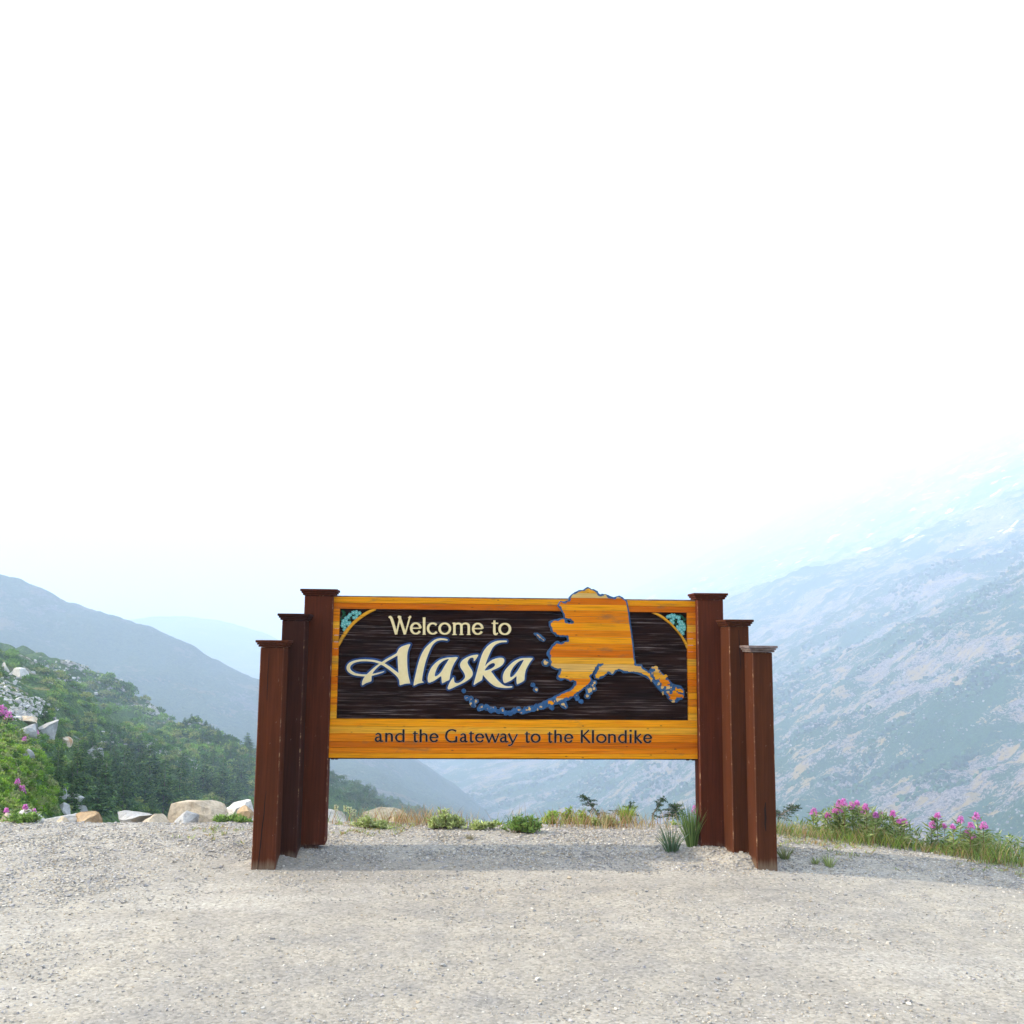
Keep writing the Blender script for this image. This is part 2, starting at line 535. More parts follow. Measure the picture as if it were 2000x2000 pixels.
def loops(F, x0, y0, h, level=0.0):
    """closed contour lines of F < level (marching squares)"""
    F = np.pad(F, 1, constant_values=1e3) - level
    x0 -= h; y0 -= h
    I = F < 0
    code = I[:-1, :-1] * 1 + I[:-1, 1:] * 2 + I[1:, 1:] * 4 + I[1:, :-1] * 8
    js, is_ = np.nonzero((code > 0) & (code < 15))
    TAB = {1: [(3, 0)], 2: [(0, 1)], 3: [(3, 1)], 4: [(1, 2)], 5: [(3, 0), (1, 2)], 6: [(0, 2)], 7: [(3, 2)],
           8: [(2, 3)], 9: [(2, 0)], 10: [(0, 1), (2, 3)], 11: [(2, 1)], 12: [(1, 3)], 13: [(1, 0)], 14: [(0, 3)]}
    nxt = {}; pos = {}
    def key(i, j, e):
        return (i, j, 0) if e == 0 else (i + 1, j, 1) if e == 1 else (i, j + 1, 0) if e == 2 else (i, j, 1)
    def pt(k):
        i, j, v = k
        a = F[j, i]; b = F[j + 1, i] if v else F[j, i + 1]
        t = a / (a - b)
        return (x0 + (i + (0 if v else t)) * h, y0 + (j + (t if v else 0)) * h)
    for j, i in zip(js.tolist(), is_.tolist()):
        for a, b in TAB[int(code[j, i])]:
            ka, kb = key(i, j, a), key(i, j, b)
            nxt.setdefault(ka, []).append(kb)
    out = []
    while nxt:
        k0 = next(iter(nxt)); k = k0; lp = []
        while k in nxt:
            lp.append(pt(k))
            l = nxt[k]; k2 = l.pop()
            if not l: del nxt[k]
            k = k2
            if k == k0: break
        if len(lp) > 5: out.append(np.array(lp))
    return out

def thin(lp, tol):
    """drop points that lie on the line through their neighbours"""
    keep = [0]; n = len(lp); a = 0
    for b in range(2, n):
        seg = lp[a + 1:b]; e = lp[b] - lp[a]; L = np.hypot(*e) + 1e-9
        dd = np.abs((seg[:, 0] - lp[a][0]) * e[1] - (seg[:, 1] - lp[a][1]) * e[0]) / L
        if dd.max() > tol or b - a > 25:
            keep.append(b - 1); a = b - 1
    keep.append(n - 1)
    return lp[keep]

def plate(name, lps, y_front, thick, mats, parent, bevel=0.0, tol=0.12, minarea=0.6):
    """extruded flat shape on the sign; lps in photo pixels"""
    cu = bpy.data.curves.new(name, 'CURVE')
    cu.dimensions = '2D'; cu.fill_mode = 'BOTH'
    cu.extrude = thick / 2 - bevel; cu.bevel_depth = bevel; cu.bevel_resolution = 1; cu.offset = -bevel
    n = 0
    for lp in lps:
        q = np.roll(lp, -1, 0)
        if abs((lp[:, 0] * q[:, 1] - lp[:, 1] * q[:, 0]).sum()) / 2 < minarea: continue
        lp = thin(lp, tol)
        if len(lp) < 4: continue
        sp = cu.splines.new('POLY'); sp.points.add(len(lp) - 1); sp.use_cyclic_u = True
        co = []
        for x, y in lp:
            a, b = panel(x, y); co += [a, b, 0, 1]
        sp.points.foreach_set('co', co); n += 1
    o = bpy.data.objects.new('tmp', cu); COL.objects.link(o)
    dg = bpy.context.evaluated_depsgraph_get()
    me = bpy.data.meshes.new_from_object(o.evaluated_get(dg))
    bpy.data.objects.remove(o); bpy.data.curves.remove(cu)
    v = np.zeros(len(me.vertices) * 3, np.float32); me.vertices.foreach_get('co', v); v = v.reshape(-1, 3)
    w = np.stack([v[:, 0], y_front + thick / 2 - v[:, 2], v[:, 1]], 1)
    me.vertices.foreach_set('co', w.astype(np.float32).ravel())
    me.name = name; me.materials.clear()
    for m in mats: me.materials.append(m)
    me.polygons.foreach_set('use_smooth', np.zeros(len(me.polygons), bool))
    me.update()
    return link(name, me, parent)

def box_mesh(name, x0, x1, y0, y1, z0, z1, mats, bev=0.003, seg=1, edge_mat=False):
    bm = bmesh.new()
    bmesh.ops.create_cube(bm, size=1.0)
    for v in bm.verts:
        v.co = ((x0 + x1) / 2 + v.co.x * (x1 - x0), (y0 + y1) / 2 + v.co.y * (y1 - y0), (z0 + z1) / 2 + v.co.z * (z1 - z0))
    if bev:
        bmesh.ops.bevel(bm, geom=list(bm.edges), offset=bev, segments=seg, affect='EDGES', material=1 if edge_mat else -1)
    me = bpy.data.meshes.new(name); bm.to_mesh(me); bm.free()
    for m in mats: me.materials.append(m)
    return me

# --- materials of the sign
def cedar_material():
    t = NT('lacquered_cedar')
    oc = t.objinfo('Color'); rnd = t.objinfo('Random')
    cc = t.coord('Object')
    off = t.new('ShaderNodeCombineXYZ'); t.l.new(t.math('MULTIPLY', rnd, 37.0), off.inputs[0])
    ad = t.new('ShaderNodeVectorMath'); ad.operation = 'ADD'; t.l.new(cc, ad.inputs[0]); t.l.new(off.outputs[0], ad.inputs[1])
    mp = t.new('ShaderNodeMapping'); t.l.new(ad.outputs[0], mp.inputs[0]); mp.inputs['Scale'].default_value = (1.1, 1.0, 48.0)
    g = t.noise(mp.outputs[0], 3.0, 6.0, 0.6, 0.25)
    mp2 = t.new('ShaderNodeMapping'); t.l.new(ad.outputs[0], mp2.inputs[0]); mp2.inputs['Scale'].default_value = (2.5, 1.0, 9.0)
    b = t.noise(mp2.outputs[0], 1.6, 4.0, 0.6, 0.4)
    col = t.mix(0.85, oc, t.ramp(g, [(0.30, 0.42), (0.48, 0.95), (0.72, 1.3)]), 'MULTIPLY')
    col = t.mix(t.ramp(b, [(0.54, 0.0), (0.76, 0.55)]), col, t.mix(1.0, oc, (1.0, 0.62, 0.45), 'MULTIPLY'))
    # weather stains and small knots
    mp3 = t.new('ShaderNodeMapping'); t.l.new(cc, mp3.inputs[0]); mp3.inputs['Scale'].default_value = (2.2, 1.0, 8.0)
    st = t.noise(mp3.outputs[0], 1.7, 5.0, 0.7)
    col = t.mix(t.ramp(st, [(0.575, 0.0), (0.72, 0.7)]), col, (0.12, 0.085, 0.04))
    mp4 = t.new('ShaderNodeMapping'); t.l.new(ad.outputs[0], mp4.inputs[0]); mp4.inputs['Scale'].default_value = (9.0, 1.0, 26.0)
    kn = t.voro(mp4.outputs[0], 1.0, 'F1', 'Distance')
    col = t.mix(t.ramp(kn, [(0.05, 0.85), (0.10, 0.0)]), col, (0.05, 0.02, 0.01))
    t.bump(g, 0.25, 0.003)
    return t.done(col, t.ramp(b, [(0.3, 0.5), (0.7, 0.7)]), 0.06)

def field_material():
    t = NT('sandblasted_dark_wood')
    c = t.coord('Object', scale=(1.3, 1.0, 85.0))
    g = t.noise(c, 2.2, 6.0, 0.68, 0.3)
    h = t.attr('Col')
    c2 = t.noise(t.coord('Object', scale=(3.0, 1.0, 14.0)), 1.4, 4.0)
    base = t.ramp(c2, [(0.35, (0.009, 0.004, 0.0035)), (0.65, (0.024, 0.009, 0.006))])
    m = t.math('MULTIPLY', t.ramp(g, [(0.52, 0.0), (0.62, 1.0)]), t.ramp(t.sep(h)[0], [(0.44, 0.0), (0.70, 1.0)]))
    col = t.mix(m, base, (0.20, 0.155, 0.14))
    t.bump(g, 0.5, 0.004)
    return t.done(col, 0.95, 0.0)

def paint_material(name, c1, c2, scale=14.0, rough=0.5, stretch=(1, 1, 1), chips=None):
    t = NT(name)
    n = t.noise(t.coord('Object', scale=stretch), scale, 5.0, 0.6)
    col = t.ramp(n, [(0.35, c1), (0.65, c2)])
    if chips:
        n2 = t.noise(t.coord('Object'), chips[0], 5.0, 0.7)
        col = t.mix(t.ramp(n2, [(chips[1], 0.0), (chips[1] + 0.04, 0.8)]), col, chips[2])
    t.bump(n, 0.15, 0.003)
    return t.done(col, rough, 0.12)

def post_material(name='brown_stained_timber', dark=1.0):
    t = NT(name)
    rnd = t.objinfo('Random'); oc = t.objinfo('Color')
    cc = t.coord('Object')
    g = t.noise(t.coord('Object', scale=(30.0, 30.0, 1.0)), 2.2, 6.0, 0.62, 0.4)
    b = t.noise(t.coord('Object', scale=(5.0, 5.0, 1.1)), 1.5, 4.0, 0.6)
    col = t.mix(1.0, oc, t.ramp(g, [(0.3, 0.66), (0.55, 1.0), (0.75, 1.3)]), 'MULTIPLY')
    col = t.mix(t.ramp(b, [(0.40, 0.0), (0.72, 0.75)]), col, t.mix(1.0, oc, (0.62, 0.72, 0.8), 'MULTIPLY'))
    # rubbed pale scratches and dirt splashed up from the gravel
    sc = t.noise(t.coord('Object', scale=(42.0, 42.0, 11.0)), 1.0, 5.0, 0.75, 0.8)
    col = t.mix(t.ramp(sc, [(0.675, 0.0), (0.70, 0.7)]), col, (0.36, 0.25, 0.19))
    z = t.sep(cc)[2]
    d = t.math('ADD', t.math('MULTIPLY', t.math('SUBTRACT', 0.125, z), 22.0), t.math('MULTIPLY', t.math('SUBTRACT', g, 0.5), 2.2), True)
    col = t.mix(t.math('MULTIPLY', d, 0.5, True), col, (0.23, 0.18, 0.12))
    t.bump(g, 0.3, 0.004)
    return t.done(col, 0.8, 0.05)

def worn_edge_material():
    t = NT('worn_timber_edge')
    oc = t.objinfo('Color')
    n = t.noise(t.coord('Object', scale=(10, 10, 7.0)), 2.5, 5.0, 0.7)
    col = t.mix(t.ramp(n, [(0.54, 0.0), (0.66, 0.8)]), oc, (0.40, 0.24, 0.13))
    return t.done(col, 0.7, 0.2)

M['cedar'] = cedar_material()
M['field'] = field_material()
M['cream'] = paint_material('cream_paint', (0.70, 0.555, 0.27), (0.75, 0.605, 0.32), 30.0, 0.5)
M['cream_edge'] = paint_material('pale_cream_edge', (0.74, 0.68, 0.54), (0.80, 0.74, 0.60), 30.0, 0.5)
M['blue'] = paint_material('blue_paint', (0.012, 0.032, 0.10), (0.03, 0.075, 0.20), 22.0, 0.45, chips=(60.0, 0.66, (0.28, 0.30, 0.33)))
M['map_blue'] = paint_material('map_blue_paint', (0.018, 0.06, 0.14), (0.035, 0.11, 0.24), 40.0, 0.45, chips=(70.0, 0.62, (0.36, 0.33, 0.26)))
M['ink'] = paint_material('dark_carved_paint', (0.008, 0.007, 0.007), (0.020, 0.016, 0.014), 60.0, 0.95, chips=(90.0, 0.68, (0.10, 0.10, 0.10)))
M['ink_rim'] = paint_material('carved_letter_rim', (0.12, 0.09, 0.06), (0.26, 0.22, 0.18), 60.0, 0.9)
M['teal'] = paint_material('teal_petal_paint', (0.07, 0.30, 0.27), (0.19, 0.50, 0.46), 60.0, 0.5)
M['teal_dark'] = paint_material('dark_green_leaf_paint', (0.008, 0.05, 0.025), (0.015, 0.10, 0.04), 40.0, 0.5)
M['petal_eye'] = paint_material('pale_flower_eye', (0.38, 0.60, 0.52), (0.48, 0.66, 0.58), 60.0, 0.5)
M['post'] = post_material()
M['edge'] = worn_edge_material()
M['grey_cap'] = paint_material('weathered_grey_timber', (0.10, 0.065, 0.055), (0.22, 0.18, 0.165), 9.0, 0.8, (2, 2, 8), chips=(30.0, 0.60, (0.14, 0.08, 0.06)))
M['crack'] = paint_material('split_shadow_wood', (0.010, 0.006, 0.005), (0.018, 0.010, 0.008), 20.0, 0.9)
M['iron'] = paint_material('dark_iron', (0.015, 0.014, 0.014), (0.035, 0.03, 0.028), 20.0, 0.5)
M['back'] = paint_material('plain_panel_back', (0.10, 0.05, 0.03), (0.15, 0.08, 0.045), 8.0, 0.7)

sign = empty('welcome_sign', (SGN[0], SGN[1], 0.0), YAW)
tag(sign, 'brown and golden wooden sign reading Welcome to Alaska with carved state map', 'sign')

# --- laminated planks of the panel (boundaries read off the photo at mid width)
edge_px = [1169.8, 1181, 1192.6, 1204, 1217, 1231, 1244, 1257, 1270, 1284, 1297, 1311, 1325, 1338, 1351, 1364, 1378, 1392, 1405.5,
           1420, 1434, 1449.5, 1461, 1472, 1481.8]
def zc(y): return panel(1002, y)[1]
EZ = [zc(y) for y in edge_px]; EZ[0] = PZ0 + PH; EZ[-1] = PZ0
YEL, ORA, RED, PAL = (0.72, 0.265, 0.004), (0.63, 0.175, 0.002), (0.55, 0.125, 0.001), (0.68, 0.305, 0.02)
cols = [YEL, RED, ORA, ORA, PAL, ORA, YEL, ORA, RED, PAL, YEL, ORA, RED, ORA, YEL, ORA, YEL, PAL, YEL, PAL, ORA, RED, ORA, YEL]
fx0, fx1 = panel(660, 1300)[0], panel(1343.5, 1300)[0]    # sides of the carved field
T_PAN = 0.085
def plank(x0, x1, i, dz=0.0, ycut=None):
    j = random.uniform(-0.0012, 0.0012)
    o = link('plank', box_mesh('plank', x0, x1, j, T_PAN if ycut is None else ycut, EZ[i + 1] + 0.0006, EZ[i] - 0.0006, [M['cedar']], 0.0016), sign)
    c = cols[i]; k = random.uniform(0.9, 1.1)
    o.color = (c[0] * k, c[1] * k, c[2] * k, 1)
    return o
for i in range(24):
    if i < 2 or i >= 18:
        plank(-PW / 2, PW / 2, i)
    else:
        plank(-PW / 2, fx0, i); plank(fx1, PW / 2, i)

# --- sandblasted field with raised grain
nx, nz = 300, 230
zt, zb = EZ[2], EZ[18]
X, Z = np.meshgrid(np.linspace(fx0 - 0.004, fx1 + 0.004, nx), np.linspace(zb - 0.004, zt + 0.004, nz))
wz = Z + 0.006 * fbm(X * 1.7, Z * 3, 3, 77)
h = 0.6 * fbm(X * 1.3, wz * 70, 2, 78) + 0.55 * fbm(X * 2.3, wz * 150, 2, 79) + 0.25 * vnoise(X * 6, wz * 240, 80)
h = (h - h.min()) / (h.max() - h.min())
Y = 0.030 - 0.013 * h ** 1.2
i = np.arange(nz - 1)[:, None] * nx + np.arange(nx - 1)[None, :]
Fq = np.stack([i, i + 1, i + 1 + nx, i + nx], -1).reshape(-1, 4)
fieldV = np.stack([X, Y, Z], -1).reshape(-1, 3)
link('carved_field', np_mesh('carved_field', fieldV, Fq, [M['field']], False, np.repeat(h.reshape(-1, 1), 3, 1)), sign)
link('back_board', box_mesh('back_board', fx0 + .001, fx1 - .001, 0.034, T_PAN - .002, zb + .001, zt - .001, [M['back']], 0), sign)

# --- corner ornaments: curved bead, leaves, forget-me-nots
def zmap(pts, ox, oy, s): return np.array([(ox + x / s, oy + y / s) for x, y in pts])
beads = [
    ([(1440, 384), (1200, 500), (980, 660), (780, 820), (600, 1010), (450, 1190), (330, 1370), (222, 1570),
      (222, 1810), (300, 1680), (400, 1500), (520, 1320), (650, 1130), (800, 960), (980, 800), (1180, 660), (1400, 520), (1690, 388)], 650),
    ([(250, 520), (450, 615), (640, 760), (830, 930), (960, 1080), (1100, 1240), (1250, 1430), (1412, 1680),
      (1412, 1910), (1340, 1730), (1230, 1520), (1100, 1320), (950, 1150), (800, 990), (600, 830), (400, 690), (200, 575), (40, 520)], 1270)]
fl = [[(640, 590), (770, 510), (880, 500), (1000, 530), (900, 600), (800, 700), (890, 700), (570, 690), (480, 720), (490, 820), (400, 830), (370, 910),
       (440, 960), (370, 1000), (540, 930), (620, 910), (600, 1000), (450, 1080), (420, 1150)],
      [(680, 670), (760, 650), (830, 620), (920, 620), (1020, 680), (1090, 700), (890, 740), (820, 810), (870, 890), (1110, 850), (1200, 860), (1260, 960),
       (1160, 960), (1290, 1060), (1180, 1070), (1050, 1050), (1050, 1140), (1130, 1150), (1290, 1150), (1200, 1230), (1240, 1300)]]
lf = [[(400, 470, 0.5), (420, 560, 1.2), (390, 620, 2.0), (700, 640, 0.3), (640, 780, 1.0), (500, 900, 0.2), (330, 780, 1.4)],
      [(1180, 640, 0.5), (1250, 700, 1.2), (1300, 790, 2.0), (950, 800, 0.3), (1000, 960, 1.0), (1020, 610, 0.2), (1340, 930, 1.4)]]
petal = []
for k in range(5):
    a = k * 2 * math.pi / 5 + 0.3
    cx, cz_ = 0.0078 * math.cos(a), 0.0078 * math.sin(a)
    petal.append([(cx + 0.0062 * math.cos(b), cz_ + 0.0062 * math.sin(b)) for b in np.linspace(0, 2 * math.pi, 8)[:-1]])
fv, ff, fm = [], [], []
for p in petal:
    n0 = len(fv); fv += [(x, 0.004, z) for x, z in p] + [(x, 0, z) for x, z in p] + [(sum(q[0] for q in p) / 7, -0.003, sum(q[1] for q in p) / 7)]
    for k in range(7):
        k2 = (k + 1) % 7
        ff += [(n0 + k, n0 + k2, n0 + 7 + k2), (n0 + k, n0 + 7 + k2, n0 + 7 + k), (n0 + 7 + k, n0 + 7 + k2, n0 + 14)]
        fm += [0, 0, 0]
n0 = len(fv); fv += [(0.0034 * math.cos(b), -0.004, 0.0034 * math.sin(b)) for b in np.linspace(0, 2 * math.pi, 7)[:-1]] + [(0, -0.006, 0)]
for k in range(6): ff.append((n0 + k, n0 + (k + 1) % 6, n0 + 6)); fm.append(1)
flower_me = np_mesh('flower', fv, ff, [M['teal'], M['petal_eye']], False, None, fm)
lv = [(-0.018, 0.003, 0), (-0.008, -0.002, 0.007), (0.006, -0.002, 0.006), (0.02, 0.002, 0), (0.006, -0.002, -0.006), (-0.008, -0.002, -0.007), (0, 0.002, 0)]
leaf_me = np_mesh('painted_leaf', lv, [(0, 6, 1), (1, 6, 2), (2, 6, 3), (3, 6, 4), (4, 6, 5), (5, 6, 0)], [M['teal_dark']])
for side in (0, 1):
    pts, ox = beads[side]
    b = plate('corner_bead', [chaikin(zmap(pts, ox, 1170, 19.32), 1)], -0.002, 0.03, [M['cedar']], sign, 0.002)
    b.color = (*[0.9 * c for c in PAL], 1)
    for x, y in fl[side]:
        o = link('flower', flower_me, sign); a, c = panel(ox + x / 19.32, 1170 + y / 19.32)
        o.location = (a, 0.012, c); o.rotation_euler = (random.uniform(-.2, .2), random.uniform(0, 6), random.uniform(-.2, .2))
        s = random.uniform(0.85, 1.1); o.scale = (s, s, s)
    for x, y, r in lf[side]:
        o = link('painted_leaf', leaf_me, sign); a, c = panel(ox + x / 19.32, 1170 + y / 19.32)
        o.location = (a, 0.015, c); o.rotation_euler = (0, r + random.uniform(-.4, .4), 0)

# --- "Alaska": script letters traced as outlines
def Z1(p): return zmap(p, 660, 1230, 9.66)
def Z2(p): return zmap(p, 840, 1230, 8.782)
def smooth(p): return catmull(p, 4, True)
ALA = {
 'A': [('p', Z1([(1365, 275), (1335, 350), (1312, 440), (1306, 560), (1311, 720), (1330, 870), (1362, 1000), (1350, 1010), (1270, 1017), (1190, 1043), (1168, 1040), (1162, 1000),
                 (1158, 930), (1150, 860), (1142, 780), (1134, 650), (1128, 490), (1132, 420), (1155, 360), (1200, 320), (1280, 290)])),
       ('p', Z1([(790, 645), (860, 588), (960, 528), (1060, 473), (1110, 440), (1135, 390), (1165, 345), (1190, 400), (1150, 478), (1125, 487), (1000, 555), (920, 600), (850, 650)])),
       ('p', Z1([(800, 632), (700, 700), (610, 780), (540, 850), (490, 910), (460, 980), (455, 1035), (475, 1043), (530, 1005), (620, 975), (635, 940), (636, 870), (660, 810), (720, 735), (790, 672), (850, 645)])),
       ('s', Z1([(865, 790), (770, 820), (660, 847), (560, 860), (440, 858), (330, 840), (250, 800), (205, 750), (200, 700), (230, 650), (290, 610), (380, 585), (480, 575), (600, 580),
                 (700, 592), (800, 625), (880, 662), (960, 715), (1060, 790), (1150, 868), (1190, 950)]),
        [1.6, 2.6, 3.4, 3.6, 3.8, 4.4, 5.6, 6.6, 6.7, 5.8, 4.4, 3.8, 3.6, 3.6, 3.8, 4.6, 5.2, 5.6, 5.8, 7.0, 6.0])],
 'l': [('p', Z1([(1430, 1048), (1440, 960), (1470, 830), (1500, 700), (1540, 560), (1585, 450), (1645, 350), (1725, 270), (1805, 203), (1882, 168), (1959, 161), (2040, 172), (2072, 188),
                 (2058, 204), (1992, 194), (1915, 200), (1849, 227), (1785, 290), (1732, 395), (1682, 520), (1642, 650), (1610, 800), (1587, 940), (1595, 975), (1622, 988), (1590, 1000), (1520, 1012), (1465, 1040)]))],
 'a': [('p', Z2([(472, 472), (380, 474), (280, 480), (180, 510), (95, 568), (19, 655), (-31, 774), (-40, 865), (-17, 905), (56, 880), (120, 840), (185, 795), (196, 830), (200, 880), (207, 915), (225, 912),
                 (275, 882), (328, 858), (340, 800), (360, 700), (400, 600), (440, 530)])),
       ('h', Z2([(322, 500), (230, 530), (150, 600), (100, 700), (80, 780), (97, 800), (150, 768), (200, 710), (250, 620), (290, 560)]))],
 's': [('p', Z2([(825, 435), (780, 430), (700, 445), (620, 480), (550, 530), (515, 590), (520, 640), (550, 690), (590, 750), (602, 810), (570, 860), (510, 905), (450, 915), (415, 890), (405, 815),
                 (370, 850), (330, 920), (302, 990), (312, 1020), (350, 1015), (430, 975), (540, 925), (640, 870), (710, 810), (732, 750), (715, 690), (680, 640), (645, 580), (645, 540), (680, 490), (720, 475), (748, 490), (752, 540), (790, 500)]))],
 'k': [('p', Z2([(750, 945), (757, 890), (780, 810), (810, 700), (842, 580), (882, 450), (930, 350), (1000, 270), (1080, 215), (1170, 188), (1300, 186), (1316, 199), (1305, 212), (1220, 216), (1130, 250),
                 (1070, 310), (1030, 390), (990, 480), (960, 560), (935, 640), (915, 740), (900, 800), (888, 860), (840, 890), (790, 920)])),
       ('p', Z2([(925, 650), (980, 580), (1060, 520), (1140, 490), (1220, 480), (1265, 500), (1270, 550), (1230, 610), (1150, 660), (1050, 708), (1085, 765), (1130, 830), (1200, 905), (1270, 955), (1340, 970),
                 (1400, 966), (1410, 980), (1390, 992), (1300, 998), (1200, 990), (1120, 970), (1050, 925), (980, 860), (920, 790), (895, 745), (905, 690)])),
       ('h', Z2([(935, 700), (960, 655), (1010, 600), (1070, 570), (1108, 580), (1113, 610), (1080, 648), (1010, 685)]))],
 'b': [('p', Z2([(1757, 488), (1650, 485), (1560, 490), (1460, 530), (1370, 600), (1290, 690), (1250, 780), (1250, 860), (1270, 910), (1310, 905), (1400, 860), (1480, 797), (1481, 870), (1490, 930),
                 (1515, 925), (1610, 870), (1620, 790), (1640, 690), (1690, 590), (1730, 530)])),
       ('h', Z2([(1605, 515), (1520, 545), (1440, 620), (1385, 710), (1370, 790), (1390, 815), (1440, 780), (1490, 720), (1540, 640), (1580, 570)]))],
}
allF = None
for key, shapes in ALA.items():
    S = Sdf(670, 1236, 1050, 1358, 0.42)
    for sh in shapes:
        if sh[0] == 'p': S.poly(smooth(sh[1]))
        elif sh[0] == 'h': S.poly(smooth(sh[1]), cut=True)
        else:
            q = catmull(sh[1], 4); w = np.interp(np.linspace(0, 1, len(q)), np.linspace(0, 1, len(sh[2])), sh[2])
            S.stroke(q, w, butt=False)
    o = plate('letter', loops(S.F, S.x0, S.y0, S.h, 0.0), -0.010, 0.010, [M['cream_edge']], sign, 0.0)
    # the painted face sits on the paler edge
    plate('letter_face', loops(S.F, S.x0, S.y0, S.h, -0.55), -0.012, 0.008, [M['cream']], o, 0.0)
    allF = S.F if allF is None else np.minimum(allF, S.F)
plate('lettering_outline', loops(allF, S.x0, S.y0, S.h, 3.6), -0.001, 0.030, [M['blue']], sign, 0.003)

# --- the carved map
def q4(p): return zmap(p, 1040, 1140, 8.782).tolist()
def q5(p): return zmap(p, 1040, 1270, 6.232).tolist()
def q6(p): return zmap(p, 890, 1330, 7.156).tolist()
coast = (q4([(1605, 300), (1640, 480), (1660, 650), (1690, 850), (1720, 1080), (1738, 1300)]) +
         q5([(1240, 120), (1247, 185), (1270, 185), (1320, 180), (1335, 215), (1380, 245), (1418, 270), (1440, 240), (1470, 207), (1510, 217), (1560, 275), (1620, 330),
             (1690, 410), (1740, 430), (1800, 442), (1833, 490), (1833, 550), (1810, 590), (1780, 592), (1750, 625), (1700, 620), (1655, 580), (1648, 540), (1580, 510), (1540, 470), (1490, 410),
             (1470, 375), (1420, 345), (1380, 318), (1300, 285), (1220, 265), (1110, 268), (1075, 247), (1040, 240), (1010, 252), (970, 290), (950, 287), (930, 270), (880, 295), (850, 325), (800, 345),
             (762, 335), (755, 300), (775, 245), (800, 200), (842, 168), (798, 172), (768, 210), (738, 260), (700, 308), (690, 328), (715, 345), (718, 370), (690, 410), (640, 450), (590, 490), (540, 530),
             (490, 560), (440, 590), (400, 610), (320, 640), (250, 660), (180, 678), (130, 697)]) +
         q6([(1215, 380), (1200, 345), (1240, 290), (1300, 275), (1350, 250), (1400, 215), (1460, 190), (1520, 160), (1590, 130), (1640, 90)]) +
         q5([(490, 450), (510, 420), (525, 372), (455, 372), (400, 342), (345, 357), (307, 340), (310, 310), (330, 270), (335, 235), (300, 230), (255, 212), (225, 185), (217, 110), (200, 60), (190, 40), (212, 5)]) +
         q4([(262, 1230), (272, 1170), (330, 1090), (390, 1020), (430, 1000), (490, 1035), (550, 990), (608, 988), (615, 930), (580, 900), (520, 895), (420, 890), (362, 840), (330, 800), (337, 760), (302, 720),
             (300, 660), (350, 640), (430, 620), (525, 592), (560, 640), (620, 688), (695, 663), (640, 612), (548, 590), (540, 520), (500, 460), (452, 392), (440, 370), (480, 312), (560, 320), (618, 290),
             (650, 222), (700, 172), (760, 150), (820, 120), (890, 110), (940, 70), (1000, 100), (1105, 140), (1120, 185), (1160, 200), (1240, 190), (1310, 225), (1390, 250), (1440, 230), (1480, 220), (1540, 245), (1580, 288)]))
W_ = Sdf(900, 1138, 1352, 1412, 0.5)
W_.poly(coast)
for c, r in ([(zmap([p], 890, 1330, 7.156)[0], r / 7.156) for p, r in
              [((1190, 355), 32), ((1130, 365), 34), ((1080, 385), 34), ((1030, 392), 32), ((985, 405), 32), ((930, 430), 27), ((880, 400), 30), ((820, 420), 28), ((760, 450), 25), ((700, 447), 22), ((650, 400), 22),
               ((655, 425), 20), ((600, 425), 22), ((540, 395), 32), ((490, 402), 36), ((430, 370), 32), ((362, 365), 36), ((330, 387), 23), ((155, 235), 28), ((210, 250), 28), ((222, 305), 26), ((250, 340), 23),
               ((288, 285), 24), ((112, 145), 22), ((1340, 370), 26), ((1500, 320), 40), ((1520, 350), 32)]] +
             [(zmap([p], 1040, 1270, 6.232)[0], r / 6.232) for p, r in
              [((160, 155), 44), ((265, 180), 40), ((752, 395), 26), ((735, 425), 28), ((690, 490), 46), ((745, 470), 26), ((665, 560), 30), ((540, 582), 26), ((530, 550), 18), ((590, 625), 20)]] +
             [(zmap([p], 840, 1230, 8.782)[0], r / 8.782) for p, r in [((1765, 945), 28), ((1815, 1025), 36)]]):
    W_.disc(c, r * 0.82)
W_.poly(q4([(45, 855), (80, 855), (130, 885), (190, 940), (212, 960), (190, 983), (140, 968), (90, 910)]))
gxm, gym = np.meshgrid(W_.xs, W_.ys)
jag0 = 1.7 * fbm(gxm / 4.2, gym / 4.2, 2, 91)
jag = 2.4 * fbm(gxm / 4.6, gym / 4.6, 3, 91)
jag = jag * np.where((gxm > 1221) & (gym < 1296), 0.1, 1.0)
speck = fbm(gxm / 5.5, gym / 5.5, 3, 92)
u_ = (gxm - 1257) * 0.72 + (gym - 1305) * -0.69
pan = sstep(1262, 1274, gxm)
chain = sstep(1356, 1366, gym + 0 * gxm) * sstep(1130, 1100, gxm)
small = np.maximum(pan, chain * 0.8)
def area(lp):
    q = np.roll(lp, -1, 0); return (lp[:, 0] * q[:, 1] - lp[:, 1] * q[:, 0]).sum() / 2
def inside(p, lp):
    q = np.roll(lp, -1, 0); c = ((lp[:, 1] > p[1]) != (q[:, 1] > p[1])) & (p[0] < (q[:, 0] - lp[:, 0]) * (p[1] - lp[:, 1]) / (q[:, 1] - lp[:, 1] + 1e-12) + lp[:, 0])
    return c.sum() % 2 == 1
def pieces(lps):
    """group contour lines: each outer line with its holes, largest first"""
    lps = sorted(lps, key=lambda l: -abs(area(l)))
    if not lps: return []
    sg = np.sign(area(lps[0])); out = []
    for l in lps:
        if np.sign(area(l)) == sg: out.append([l])
    for l in lps:
        if np.sign(area(l)) != sg:
            for g in out[::-1]:
                if inside(l[0], g[0]): g.append(l); break
    return out
pcs = pieces(loops(W_.F + 0.9 * jag0 * (gxm < 1221) - 0.6 * chain, W_.x0, W_.y0, W_.h, 1.8))
mapo = plate('state_map', pcs[0], -0.014, 0.044, [M['map_blue']], sign, 0.0015)
